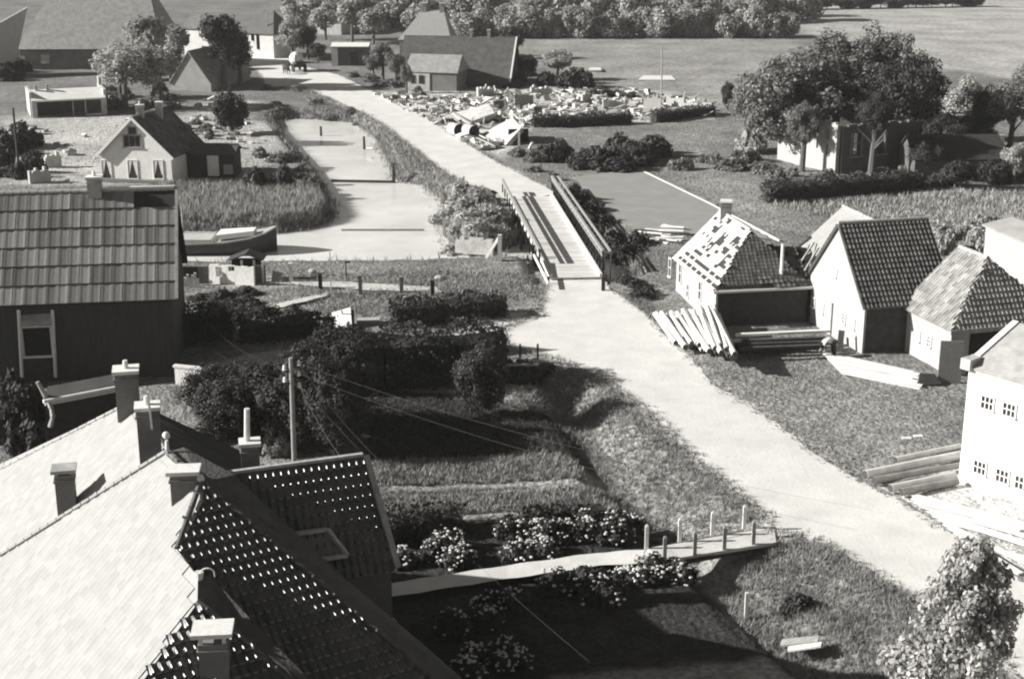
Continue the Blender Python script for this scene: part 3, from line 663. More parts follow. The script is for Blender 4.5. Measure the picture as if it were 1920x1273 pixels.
b=MB(); b.box(pt(5.64,1.9,1.4),(.08,4.,3.2),math.atan2(ax.y,ax.x)); b.box(pt(5.2,-.06,1.4),(1.,.08,3.2),math.atan2(ax.y,ax.x)); b.build('end_wall',WHITE,sd)
b=MB(); b.box(pt(2.2,-.05,1.),(1.1,.06,2.),math.atan2(ax.y,ax.x)); b.build('door',BLACK,sd)
pb,pt,ax,bx=house('farm_house','house with bright hipped roof and twin chimneys behind the dark thatched barn',(P(845,108).x,P(845,108).y-2),(-.97,.1),8.4,7,-1,3.2,7.6,BRICKM,TILEW,hip1=3.4,hip0=1.5,ridgecap=False)
for a_ in(1.8,4.8): c_=pt(a_,3.5,0); chimney(pb,(c_.x,c_.y),7.0,8.6,.8,.8,0,.08,0,mat=WHITE2)
db,pt,ax,bx=house('thatched_barn','long dark thatched barn with pale verge boards behind the rubble field',(-.6,205.8),(-.985,.17),15.5,10,-1,1.0,6.5,BRICKD,THATCHD,ov=.4,ridgecap=False)
b=MB(); b.beam(pt(-.42,-.4,.95),pt(-.42,5.,6.5),.2,.3); b.build('verge_board',CAPM,db)
for a_ in(3.6,6.2): c_=pt(a_,5.,0); chimney(db,(c_.x,c_.y),6.1,7.4,.45,.45,0,.05,0,mat=WHITE2)
fr,pt,ax,bx=house('barn_front_house','low thatched front building with a white side wall before the dark barn',(P(856,172).x,P(856,172).y),(-.97,.24),7.2,6,-1,2.6,4.6,BRICKM,THATCHP,ridgecap=False,hip0=.01)
b=MB(); b.box(pt(5.4,-.05,1.2),(3.2,.1,2.6),math.atan2(ax.y,ax.x)); b.build('front_wall',WHITE2,fr)
b=MB(); b.box(pt(5.,-.14,1.5),(.7,.06,1.1),math.atan2(ax.y,ax.x)); b.box(pt(6.2,-.14,1.5),(.6,.06,1.1),math.atan2(ax.y,ax.x)); b.build('window',BLACK,fr)
# ================================================================ roofless mansion among the big trees
mr=empty('ruined_villa',P(1568,325),'roofless villa shell with sunlit white side wall and dark three-window front','ruin')
c0,c1,c2=P(1460,298),P(1568,327),P(1745,310)
b=MB()
def wallrag(b,p0,p1,h,th,n_=14,rag=.5,holes=()):
    d=(p1-p0); d.z=0; L_=d.length; d.normalize(); an_=math.atan2(d.y,d.x)
    for i in range(n_):
        u0,u1=i/n_,(i+1)/n_; hh=h+rnd.uniform(-rag,rag*.4); c=p0+d*L_*(u0+u1)/2; c.z=0
        segs=[(-.2,hh)]
        for (hu0,hu1,z0,z1) in holes:
            if u0+.001>=hu0 and u1-.001<=hu1: segs=[(a_,min(b_,z0)) for a_,b_ in segs if a_<z0]+[(z1,b_) for a_,b_ in segs if b_>z1]
        for a_,b_ in segs: b.box(c+ZUP*(a_+b_)/2,(L_/n_,th,b_-a_),an_)
wallrag(b,c0,c1,4.9,.4,30,.35,((.66,.7,2.1,3.1),(.83,.87,1.7,2.7),(.66,.7,3.6,4.3),(.83,.87,3.2,4.2),(.46,.5,.6,4.2))); b.build('side_wall',WHITE,mr)
b=MB(); wallrag(b,c1+V((.3,.1,0)),c2,4.7,.4,34,.25,((.09,.21,1.6,3.9),(.36,.47,1.6,3.7),(.7,.82,1.4,3.5))); b.build('front_wall',BRICKD,mr)
b=MB(); d=(c2-c1).normalized(); nn=V((d.y,-d.x,0))
wallrag(b,c0+V((7,7,0)),c2+V((-1,9,0)),4.4,.4,14,.7); b.build('inner_wall',BRICKD,mr); b=MB(); wallrag(b,c1+d*7+V((0,.6,0)),c1+d*7+V((-2,7,0)),4.6,.4,6,.5); b.build('inner_wall',BRICKD,mr)
L_=(c2-c1).length
for u,z0,z1,w_ in((.15,1.6,3.9,1.25),(.415,1.6,3.7,1.15),(.76,1.4,3.5,1.25)):
    c=c1+d*L_*u+V((.3,.1,0))*(1-u)+nn*.2+ZUP*(z0+z1)/2; b=MB(); an_=math.atan2(d.y,d.x)
    for s_ in(-1,1): b.box(c+d*s_*w_/2,(.12,.1,z1-z0),an_)
    b.box(c-ZUP*(z1-z0)/2+nn*.05,(w_+.5,.16,.14),an_); b.box(c+ZUP*.1,(w_,.08,.08),an_); b.build('window_frame',WOODM,mr)
ob,pt,ax,bx=house('villa_outbuilding','long dark outbuilding with sagging roof right of the roofless villa',(P(1880,338).x,P(1880,338).y),(-.96,-.02),8.5,5.5,-1,2.1,3.9,BRICKD,DECKD,ridgecap=False)
b=MB(); b.box(P(1868,300,1.2)+V((0,-.4,1.2)),(.7,.5,2.6),0); b.build('gate_pier',WHITE2,ob)
# ================================================================ small house with missing tiles
holes=set()
for _ in range(34):
    i,j=rnd.randint(1,30),rnd.randint(2,17)
    for k in range(rnd.randint(1,4)): holes.add((i+k,j))
for (ic,jc,wi,hj) in((9,7,5,3),(13,10,4,4),(20,12,3,3),(24,6,3,4),(6,14,3,2)):
    for i in range(ic,ic+wi):
        for j in range(jc,jc+hj):
            if rnd.random()<.6: holes.add((i,j))
def sk(s,t,i,j):
    if j in(1,3) and .06<s<.97 and (i*7+j*5)%4!=0: return True
    return (i,j) in holes
r_=(-.18,.984)
hh,pt,ax,bx=house('damaged_cottage','small white cottage with many tiles missing from its pale roof beside the log pile',(12.73,88.1),r_,8.6,6.0,-1,2.45,5.4,WHITE,M('bleached pantile',.44,.2,1,.8,island=.25),hip0=2.6,ov=.25,tile=dict(tw=.27,rh=.25,amp=.02,lift=.02,ns=3),deck=DECKD,skip0=sk,facemat={2:TILE})  # hip face gets a darker tile to imitate its shade
n_=-bx; wq=lambda x,y: RP(x,y,pt(0,0,0),n_)
for x_,y_,w_,h_ in((1257,502,.55,1.3),(1276,512,.5,1.35),(1290,545,.42,.9),(1313,545,.5,1.2)): window(hh,wq(x_,y_),ax,n_,w_,h_,1,2,frame=PAINTW)
b=MB(); b.box(pt(-.04,3.05,1.0),(.1,5.9,3.2),math.atan2(ax.y,ax.x)); b.build('front_shade_panel',WOODD,hh)  # dark sheet over the white front wall stands in for its shade
b=MB(); b.beam(pt(-.3,-.3,2.3),pt(-.3,7.2,2.3),.14,.14); b.build('gutter',CAPM,hh)
b=MB(); t=MB(); e_=[pt(-.2,2.6,2.5),pt(-.2,7.0,2.5),pt(2.4,7.0,4.2),pt(2.4,3.,4.6)]; b.slab(e_,.1); b.build('rear_roof_boarding',DECKD,hh); t.tiles([q_+ZUP*.05 for q_ in e_],tw=.36,rh=.34,amp=.05,lift=.06,ns=4,skip=lambda s,t_,i,j:(i*5+j*3)%7==0 or s>.7 and t_>.4); t.build('rear_roof',TILE,hh)
b=MB(); b.box(pt(1.2,6.6,.9),(2.6,.9,3.),math.atan2(ax.y,ax.x)); b.build('rear_wall',WOODD,hh)
c_=pt(7.6,3.0,0); chimney(hh,(c_.x,c_.y),5.,6.3,.7,.7,-.18,.05,0)
b=MB(); b.tube(pt(.5,4.4,2.6),pt(.5,4.4,5.0),.11,.1,8); b.build('stovepipe',CAPM,hh)
b=MB()
for k in range(5): b.beam(pt(.6+k*.4,5.6+rnd.random(),3.2),pt(.8+k*.4,6.9,4.4+rnd.uniform(-.5,.4)),.1,.1)
b.build('broken_rafters',WOODM,hh)
bg_,pt,ax,bx=house('background_barn','pale roofed barn rising behind the white gable barn',(20.35,91.5),(-.21,.98),4.5,6.0,-1,3.2,5.8,WOODD,TILEW,ov=.3,tile=PTL)
# ================================================================ white gable barn
ba,pt,ax,bx=house('white_gable_barn','white barn with tall blank gable and dark hatched pantile roof',(20.6,82.2),(.97,.24),5.6,7.6,1,3.0,7.05,WHITE,TILE,ov=.18,tile=dict(tw=.27,rh=.36,amp=.06,lift=.05,ns=6))
n_=-ax; wq=lambda x,y: RP(x,y,pt(0,0,0),n_)
GREYG=M('pale reflecting glass',.4,.2,4,.3)
for x_,y_ in((1526,567),(1542,578),(1583,597),(1600,607)): window(ba,wq(x_,y_),-bx,n_,.42,.62,2,3,pane=GLASS if x_ in(1583,1526) else GREYG)
window(ba,wq(1567,512),-bx,n_,.35,.5,2,2,pane=GREYG)
b=MB(); b.box(wq(1560,598)+n_*.05,(.12,.1,2.),math.atan2(bx.y,bx.x)); b.build('drainpipe',WOODM,ba)
b=MB(); b.box(pt(2.8,-.03,1.2),(5.4,.06,3.4),math.atan2(ax.y,ax.x)); b.build('side_shade_panel',WOODD,ba)  # shade of the long wall, made as a dark panel on the white
# hipped barn with open front
q0,q1=P(1774,617,2.7),P(1701,581,2.7); d=(q1-q0).normalized()
hb,pt,ax,bx=house('hipped_barn','lower white barn with hipped pantile roof and an open dark bay at its front',(q0.x+.3,q0.y-.1),(d.x,d.y),4.9,6.8,-1,2.85,6.0,WHITE,TILEM,hip0=2.2,ov=.25,tile=dict(tw=.27,rh=.36,amp=.06,lift=.05,ns=6))
n_=-bx; wq=lambda x,y: RP(x,y,pt(0,0,0),n_)
for x_,y_ in((1722,630),(1743,640)): window(hb,wq(x_,y_),ax,n_,.42,.62,2,3,pane=GREYG if x_==1722 else GLASS)
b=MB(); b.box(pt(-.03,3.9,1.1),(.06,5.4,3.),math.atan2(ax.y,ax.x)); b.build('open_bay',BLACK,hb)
b=MB(); b.box(pt(-.3,3.4,2.62),(.14,7.4,.26),math.atan2(ax.y,ax.x)); b.build('fascia',WOODM,hb)
b=MB(); p=P(1779,717); p.z=0; b.box(p+ZUP*1.15,(1.25,.12,2.5),math.atan2(-bx.y,-bx.x)*0-.1); b.build('open_door',M('brown door boards',.14,.2,3,.85,stretch=(6,6,1)),hb)
b=MB(); b.box(pt(-.4,5.6,1.2),(.22,.22,2.7),0); b.build('post',WOODM,hb)
ws,pt,ax,bx=house('white_shed','white walled shed with a black base at the right edge behind the hipped barn',(P(1932,590).x,P(1932,590).y),(-.2,.98),6.5,4.,-1,4.5,4.9,WHITE,TILEP,ridgecap=False)
b=MB(); b.box(pt(2.4,-.04,.55),(5.2,.08,1.7),math.atan2(ax.y,ax.x)); b.box(pt(-.04,2,.55),(.08,4.2,1.7),math.atan2(ax.y,ax.x)); b.build('base_boarding',BLACK,ws)
# white two-storey building, lower right
wa=V((.615,-.79,0)); q_=V((20.6,62.7,0))
wb,pt,ax,bx=house('white_workshop','tall white two-storey building with small barred windows at the right edge',(q_.x,q_.y),(wa.x,wa.y),13,7,1,5.6,7.0,WHITEP,METAL,ov=.1,ridgecap=False)
b=MB(); b.beam(pt(-.1,-.1,5.62),pt(-.1,3.5,7.06),.3,.14); b.build('verge_coping',WHITEP,wb)
n_=-bx; wq=lambda x,y: RP(x,y,pt(0,0,0),n_)
for k,(x_,y_) in enumerate(((1852,755),(1893,768),(1838,876),(1880,892),(1916,905))):
    window(wb,wq(x_,y_),ax,n_,.66,.62,3,2,frame=WHITEP,pane=GLASS)
b=MB(); b.box(pt(-.05,.2,5.75),(.5,.9,.5),math.atan2(ax.y,ax.x)); b.build('parapet',WHITE2,wb)
# ================================================================ bridge
br=empty('bridge',V((2.8,115,0)),'timber deck road bridge with open side railings over the canal','bridge')
dL0,dL1=P(952,372),P(1030,526); dR0,dR1=P(1036,372),P(1129,524)
for q_ in(dL0,dL1,dR0,dR1): q_.z=.09
L_=(dL1-dL0).length; n_=76; b=MB()
for i in range(n_):
    u0,u1=i/n_,(i+.93)/n_; b.slab([dL0.lerp(dL1,u0)+ZUP*.1,dL0.lerp(dL1,u1)+ZUP*.1,dR0.lerp(dR1,u1)+ZUP*.1,dR0.lerp(dR1,u0)+ZUP*.1],.1)
b.build('deck',M('bleached deck planks',.54,.12,1.5,.85,island=.14),br)
b=MB(); b.beam(dR0+V((-.1,0,.2)),dR1+V((-.1,0,.2)),.22,.24); b.beam(dL0+V((.1,0,.2)),dL1+V((.1,0,.2)),.2,.2); b.build('kerb',WOODP,br)
for (e0,e1,u0,u1,h0,h1,o) in((dL0,dL1,-.09,.86,1.1,1.15,-.2),(dR0,dR1,-.12,.93,1.25,1.45,.35)):
    d=(e1-e0); s_=V((d.y,-d.x,0)).normalized()*(-1 if o<0 else 1); s_=V((math.copysign(1,o),0,0)); q0=e0+d*u0+s_*abs(o); q1=e0+d*u1+s_*abs(o)
    b=MB(); b.beam(q0+ZUP*h0,q1+ZUP*h1,.2,.16); b.beam(q0+ZUP*h0*.76,q1+ZUP*h1*.76,.12,.12); r_=b.build('rail',WOODM,br)
    n_=22 if o>0 else 13
    for i in range(n_+1):
        b=MB(); q_=q0.lerp(q1,i/n_); h=h0+(h1-h0)*i/n_; b.box(q_+ZUP*(h/2-.35),(.12,.12,h+.7))
        if i<n_ and o>0: q2=q0.lerp(q1,(i+1)/n_); b.beam(q_+ZUP*(-.1),q2+ZUP*(h-.1),.07,.07)
        b.build('railing_post',WOODD,br)
    if o>0:
        b=MB(); b.beam(q0+s_*.55+ZUP*h0,q1+s_*.55+ZUP*(h1),.14,.12)
        for i in range(0,n_+1,2):
            q_=q0.lerp(q1,i/n_); h=h0+(h1-h0)*i/n_; b.beam(q_+s_*.55+ZUP*h,q_+s_*.55-ZUP*.6,.1,.1); b.beam(q_+ZUP*(h-.05),q_+s_*.55+ZUP*(h-.05),.08,.08)
        b.build('outer_rail',WOODM,br)
b=MB(); b.beam(P(1001,478,.8),P(1028,532,.45),.12,.14); b.build('end_rail',PAINTW,br)
b=MB(); b.box(P(1028,532)+ZUP*.1,(.16,.16,.8)); b.box(P(1001,486)+ZUP*.3,(.16,.16,1.5)); b.box(P(1131,545)+ZUP*.2,(.25,.25,1.5)); b.build('end_post',WOODD,br)
b=MB()
for u in(.2,.45,.7): 
    a_,c_=dL0.lerp(dL1,u),dR0.lerp(dR1,u); b.box((a_+c_)/2-ZUP*1.2,(4.2,.3,2.2))
for o in(.1,.5,.9): a_=dL0.lerp(dR0,o); c_=dL1.lerp(dR1,o); b.beam(a_-ZUP*.16,c_-ZUP*.16,.25,.28)
b.build('trestle',WOODD,br)
# ================================================================ footbridge over the ditch
fb=empty('footbridge',P(1320,1020),'narrow footbridge with square white posts over the roadside ditch','footbridge')
a0,a1,b0,b1=P(1212,1030,.02),P(1395,992,.02),P(1246,1052,.02),P(1412,1022,.02)
b=MB(); b.slab([a0+ZUP*.06,a1+V((1.3,.3,.05)),b1+V((1.,.2,.05)),b0+ZUP*.06],.14); b.build('deck',PATHM,fb)
b=MB(); b.beam(b0-ZUP*.16,b1-ZUP*.16,.16,.22); b.beam(a0-ZUP*.16,a1-ZUP*.16,.16,.22); b.build('beam',WOODD,fb)
for p0,p1 in((a0,a1),(b0,b1)):
    pr=None
    for k in range(4):
        q_=p0.lerp(p1,k/3)+ZUP*.06; b=MB(); b.box(q_+ZUP*.46,(.15,.15,1.02)); b.frust(q_,.15,.15,.06,.06,q_.z+.97,q_.z+1.06); b.build('post',WOODP if p0 is a0 else WOODM,fb)
    b=MB(); b.tube(p0+ZUP*.72,p1+ZUP*.72,.018,.018,5); b.build('rail',WOODM,fb)
def strip(name,pts,z,mat,wid):
    co=[];fa=[]; Q=[P(x,y,zz) for x,y,zz in pts]; m=MB()
    for i in range(len(Q)-1):
        n_=8
        for k in range(n_):
            a_,c_=Q[i].lerp(Q[i+1],k/n_),Q[i].lerp(Q[i+1],(k+1)/n_); w0=V((0,wid*(1+.08*math.sin(a_.x*3)),0)); w1=V((0,wid*(1+.08*math.sin(c_.x*3)),0))
            m.poly([a_-w0,c_-w1,c_+w1,a_+w0])
    return tag(m.build(name,mat),kind='structure')
strip('garden_path',[(690,1112,-.38),(950,1072,-.38),(1120,1048,-.2),(1236,1040,.05)],0,PATHM,.62)
sheet('lawn',[(1078,334),(1205,319),(1335,381),(1445,452),(1300,442),(1185,432),(1112,384)],.13,M('smooth pale lawn',.25,.14,.5,.9,bump=.2,bscale=8),.2)
sheet('path',[(548,527),(640,531),(820,542),(830,552),(700,547),(600,540),(548,536)],.11,PATHM,.12)
sheet('path',[(486,580),(612,552),(612,558),(490,588)],.11,PATHM,.1)
sheet('path',[(855,596),(945,585),(1010,590),(1005,600),(940,612),(880,620)],.03,PATHM,.1)
# ================================================================ boats and canal edges
ba_=P(520,470,WZ); bo=empty('barge',V((-26,113,WZ)),'long black canal barge moored along the far bank','barge')
st=[(-17,1.9,1.05),(-12,2.0,.95),(-7,2.0,.95),(-4,1.9,1.05),(-2,1.55,1.3),(-.8,.95,1.6),(0,.12,1.95)]
Q=[]
for x,hb_,h in st:
    c=ba_+V((x,0,0)); tilt=.14 if x<0 else .05
    Q.append([c+V((0,-hb_*.82,-.3)),c+V((0,-hb_,h*.5)),c+V((0,-hb_*1.0,h)),c+V((0,hb_,h)),c+V((0,hb_,h*.5)),c+V((0,hb_*.82,-.3))])
b=MB()
for A,B in zip(Q,Q[1:]):
    for k in(0,1,3,4): b.poly([A[k],B[k],B[k+1],A[k+1]])
b.poly(Q[0]); b.poly(Q[-1]); b.build('hull',HULL,bo)
b=MB()
for A,B in zip(Q,Q[1:]): b.poly([A[2]-ZUP*.06,B[2]-ZUP*.06,B[3]-ZUP*.06,A[3]-ZUP*.06])
b.build('deck',METAL,bo)
b=MB()
for A,B in zip(Q,Q[1:]): b.beam(A[2],B[2],.12,.12); b.beam(A[3],B[3],.12,.12)
b.build('gunwale',WOODM,bo)
b=MB(); b.slab([ba_+V(q_) for q_ in((-4.6,-1.1,1.5),(-1.7,-.7,1.75),(-1.7,.7,1.75),(-4.6,1.1,1.5))],.4); b.build('foredeck_hatch',PAINTW,bo)
b=MB(); b.slab([ba_+V(q_) for q_ in((-15,-1.45,1.25),(-5,-1.45,1.2),(-5,1.45,1.2),(-15,1.45,1.25))],.35); b.build('hold_cover',M('pale canvas hold cover',.42,.15,2),bo)
b=MB(); b.tube(ba_+V((-7.6,1.,1)),ba_+V((-7.6,1.,3.3)),.09,.07,7); b.build('mast_stump',WOODM,bo)
b=MB(); b.beam(P(640,431,WZ+.08),P(795,431,WZ+.08),.14,.12); tag(b.build('floating_boom',WOODM),'thin floating timber boom lying across the open canal','boom')
b=MB(); b.beam(P(622,339,WZ+.12),P(738,341,WZ+.12),.3,.2); tag(b.build('floating_boom',WOODD),'dark timber boom at the canal bend reaching the post on the bank','boom')
for x,y,h,l in((738,342,1.9,'tall dark mooring post at the road bank beside the canal bend'),(683,280,1.4,'short dark post with a pale plank on the upper canal bank'),(602,255,1.1,'thin stake standing in the upper end of the canal')):
    b=MB(); p=P(x,y,WZ); b.tube(p-ZUP*.5,p+ZUP*h,.16 if x<700 else .2,.13,8); tag(b.build('mooring_post',WOODD),l,'post')
b=MB(); p=P(690,278,-.6); b.beam(p,p+V((.8,-1.2,.2)),.5,.06); tag(b.build('landing_plank',WOODP),'pale plank lying on the upper canal bank beside a post','plank')
# ================================================================ huts and posts on the near canal bank
hu=empty('ruined_hut',P(450,530),'white ruined hut with dark openings at the canal edge','ruin')
b=MB(); p0,p1=P(395,530),P(478,536); wallrag(b,p0,p1,1.35,.2,14,.06,((.14,.3,.5,1.2),(.36,.6,.95,1.3))); b.build('front_wall',WHITEP,hu)
b=MB(); q_=[P(432,530),P(455,529),P(478,528)]
for p in q_+[P(434,530),P(494,530)]: b.box(p+ZUP*.75,(.14,.14,1.6))
b.build('post',PAINTW,hu)
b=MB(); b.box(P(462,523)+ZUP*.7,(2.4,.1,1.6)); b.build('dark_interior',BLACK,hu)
b=MB(); p=P(462,528); b.slab([p+V(q_) for q_ in((-1.3,-.2,1.5),(.1,-.2,2.05),(.1,1.4,2.05),(-1.3,1.4,1.5))],.08); b.build('roof_slope',WOODD,hu); b=MB(); b.slab([p+V(q_) for q_ in((.1,-.2,2.05),(1.3,-.2,1.6),(1.3,1.4,1.6),(.1,1.4,2.05))],.08); b.build('roof_slope',WOODD,hu)
b=MB(); b.box(P(487,530)+ZUP*.6,(.9,.08,1.3),.15); b.build('side_panel',BRICKM,hu)
h2=empty('collapsed_hut',P(365,536),'small collapsed hut with dark hole left of the white ruined hut','ruin')
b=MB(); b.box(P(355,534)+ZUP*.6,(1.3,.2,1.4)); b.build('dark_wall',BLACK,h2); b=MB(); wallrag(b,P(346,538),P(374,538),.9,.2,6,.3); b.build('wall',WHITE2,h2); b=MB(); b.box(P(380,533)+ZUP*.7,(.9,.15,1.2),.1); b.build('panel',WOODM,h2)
b=MB(); b.slab([P(330,508,.9),P(352,508,.9),P(352,502,1.),P(330,502,1.)],.4); tag(b.build('masonry_block',WHITE2),'pale masonry block behind the collapsed hut at the water','rubble')
b=MB(); b.slab([P(512,520,.0)+ZUP*.5,P(528,524)+ZUP*.5,P(528,530)+ZUP*.0,P(508,528)+ZUP*.0],.2); tag(b.build('masonry_block',WHITE),'tilted white slab right of the ruined hut','rubble')
gp=[(546,530,1.4,PAINTW,'white gate post beside the ruined hut at the water'),(601,542,1.1,WOODD,'dark fence post left of the thin pole on the quay path'),(676,552,1.35,WOODM,'stout weathered post in the middle of the quay path edge'),(753,548,1.1,WOODM,'post right of the stout one on the quay path edge'),(811,555,1.1,WOODD,'dark post at the right end of the quay path edge')]
for x,y,h,m,l in gp:
    b=MB(); p=G(x,y); b.box(p+ZUP*(h/2-.2),(.26,.26,h+.4),.1); tag(b.build('fence_post',m),l,'post')
b=MB(); p=G(621,550); b.tube(p-ZUP*.2,p+ZUP*2.9,.05,.035,6); tag(b.build('thin_pole',WOODM),'tall thin pole on the quay path at the water','pole')
b=MB(); p=G(649,520); b.tube(p-ZUP*.2,p+ZUP*1.2,.06,.05,6); b.box(p+V((.12,0,1.1)),(.4,.08,.1)); tag(b.build('mooring_post',WOODD),'small hooked post at the near water edge','post')
for x,y,w_,d_,h,l in((826,524,.9,.5,.35,'white block lying on the near bank by the hedge end'),(586,513,.6,.4,.4,'small white block at the near water edge'),(757,562,.6,.5,.3,'white stone on the rough grass behind the quay posts')):
    b=MB(); b.ball(G(x,y)+ZUP*h*.4,.5,(w_,d_,h),8,5,.15); tag(b.build('stone',WHITE),l,'stone')
pl=empty('white_board',P(642,612),'large white board leaning at the end of the garden hedge','board')
p=P(640,617); b=MB(); b.slab([p+V(q_) for q_ in((-.65,-.1,.05),(.7,-.3,.25),(.5,.9,1.15),(-.75,1.0,.75))],.06); b.build('panel',PAINTW,pl); b=MB(); b.beam(p+V((0,.45,1.1)),p+V((.1,1.1,0)),.08,.08); b.build('prop',WOODM,pl)
b=MB(); p=P(690,607); b.slab([p+V(q_) for q_ in((-.7,-.2,.25),(.75,-.15,.3),(.7,.3,.35),(-.7,.3,.3))],.25); tag(b.build('white_slab',WHITE),'low white slab right of the leaning white board','slab')
b=MB(); p=P(662,612); b.box(p+ZUP*.5,(.16,.16,1.2)); tag(b.build('fence_post',WOODD),'short dark post between the white board and the low slab','post')
wl_=empty('low_wall',P(355,724),'pale low garden wall beside the tall boarded house','wall'); b=MB(); b.box(P(355,722)+ZUP*.45,(1.6,.2,1.1),-.3); b.build('wall',WHITEP,wl_); b=MB(); b.box(P(355,722)+ZUP*1.05,(1.75,.3,.12),-.3); b.build('coping',CAPM,wl_)
b=MB(); b.box(P(381,724)+ZUP*.6,(.18,.18,1.5)); tag(b.build('gate_post',WOODD),'dark gate post at the right end of the pale low wall','post')
b=MB(); b.slab([P(516,658,.3),P(580,654,.3),P(572,663,.3),P(516,667,.3)],.3); tag(b.build('white_slab',WHITE2),'flat pale slab behind the utility pole top','slab')
rl=empty('rail_fence',P(975,690),'two-rail timber fence right of the big dark hedge','fence')
for x in(942,975,1008):
    b=MB(); b.box(P(x,684)+ZUP*.55,(.12,.12,1.4)); b.build('post',WOODD,rl)
b=MB(); b.beam(P(938,684,1.1),P(1010,684,1.1),.08,.12); b.beam(P(938,684,.6),P(1010,684,.6),.07,.1); b.build('rail',WOODM,rl)
# ================================================================ utility pole and wires
up_=empty('utility_pole',V((PY(550,870,57).x,57,-.4)),'wooden utility pole with white porcelain insulators behind the dark pantiled roof','utility pole')
tp=PY(545,671,57); bp=V((PY(550,870,57).x,57,-.6)); b=MB(); b.tube(bp,tp,.13,.085,9); b.build('pole',M('pole timber',.3,.2,3),up_)
ins=[]
for x,y in((533,690),(534,712),(560,681),(560,700),(561,722)):
    q_=PY(x,y,57); ins.append(q_); o=PY(546,y,57); b=MB(); b.beam(V((o.x,57,q_.z-.14)),V((q_.x,57,q_.z-.14)),.05,.05); b.tube(q_-ZUP*.16,q_-ZUP*.05,.02,.02,6); a_=b.build('bracket',WOODD,up_)
    b=MB(); b.tube(q_-ZUP*.09,q_+ZUP*.03,.085,.07,9); b.ball(q_+ZUP*.06,.068,nu=8,nv=5); b.build('insulator',CERAM,a_,smooth=True)
WIRE=M('copper wire',.09,.1,2,.4)
def wire(p,q_,sag,label,r=.004):
    b=MB(); n_=14; pr=p
    for k in range(1,n_+1):
        u=k/n_; c=p.lerp(q_,u)-ZUP*sag*4*u*(1-u); b.tube(pr,c,r,r,4,False); pr=c
    tag(b.build('overhead_wire',WIRE),label,'wire')
wire(ins[2],PY(1085,880,44.)+V((8,-6,1.2)),.5,'upper overhead wire running from the pole to the right over the garden')
wire(ins[3],PY(1060,880,44.)+V((8,-6,.6)),.5,'lower overhead wire running from the pole to the right over the garden')
wire(ins[4],PY(640,858,46.5),.2,'steepest overhead wire from the pole down behind the pantiled ridge',.009)
wire(ins[4],PY(1105,1240,38),.4,'long overhead wire crossing the dark garden towards the lower edge')
wire(ins[2],PY(740,890,46.),.3,'overhead wire from the pole to the dark roof verge')
wire(ins[0],PY(395,610,82),.4,'upper overhead wire from the pole towards the tall boarded house')
wire(ins[1],PY(380,640,82),.4,'lower overhead wire from the pole towards the tall boarded house')
# ================================================================ timber yard
lg='logs in the pile beside the damaged cottage'
for lay,(n_,u0) in enumerate(((17,0.),(14,.14),(11,.3),(8,.5),(5,.68))):
    for i in range(n_):
        u=u0+(1-u0)*(i+.5)/n_+rnd.uniform(-.012,.012); rr=rnd.uniform(.13,.19); z=.17+lay*.29
        q_=rnd.uniform(-14,8); p0=P(1262+118*u+q_*.7+rnd.uniform(-4,4),641+24*u+q_,z); p1=P(1226+118*u+rnd.uniform(-6,6),594-14*u+rnd.uniform(-8,8),z+rnd.uniform(0,.15)); d=(p1-p0).normalized()
        e=empty('log',p0,'peeled pale log with dark end in the big pile beside the damaged cottage','log',lg)
        b=MB(); b.tube(p0,p1,rr,rr*.85,9); b.build('trunk',LOGM,e); b=MB(); b.tube(p0-d*.012,p0+d*.02,rr*.93,rr*.93,9); b.build('cut_end',CUT,e)
for i,(x0,y0,x1,y1,z0,l) in enumerate(((1380,628,1556,620,.95,'long pale beam on top of the stacked timber before the dark cottage wall'),(1365,640,1460,636,.7,'short pale board lying on the stack right of the log ends'),(1420,648,1450,644,.6,'stubby pale board end on the timber stack'))):
    b=MB(); b.beam(P(x0,y0,z0),P(x1,y1,z0),.3 if i==0 else .22,.14); tag(b.build('timber_beam',WOODP),l,'beam')
tsk=empty('timber_stack',P(1470,665),'dark stack of sawn timber between the log pile and the white barn','timber stack')
for r_ in range(4):
    b=MB()
    for c_ in range(3): b.beam(P(1385+rnd.uniform(-8,8),640+c_*7,.15+r_*.2),P(1552+rnd.uniform(-8,4),634+c_*7,.15+r_*.2),.36,.17)
    b.build('beam_layer',WOODD,tsk)
# boards by the barns
for k in range(13):
    p0=P(1542+k*3,660+k*3.2,.1+.05*(k%3)); p1=P(1722+rnd.uniform(-14,8),698+k*2.4+rnd.uniform(-2,2),.1+.05*(k%3)); b=MB(); b.beam(p0,p1,.28,.06)
    tag(b.build('board',WOODP),'pale board in the loose heap along the white gable barn','board','boards heaped along the gable barn')
b=MB(); p=P(1735,722); b.slab([p+V(q_) for q_ in((-.5,-.3,.1),(.9,-.1,.1),(.6,.5,.5),(-.2,.5,.55))],.3); tag(b.build('tarred_heap',WOODD),'dark heap at the end of the pale boards by the brown door','heap')
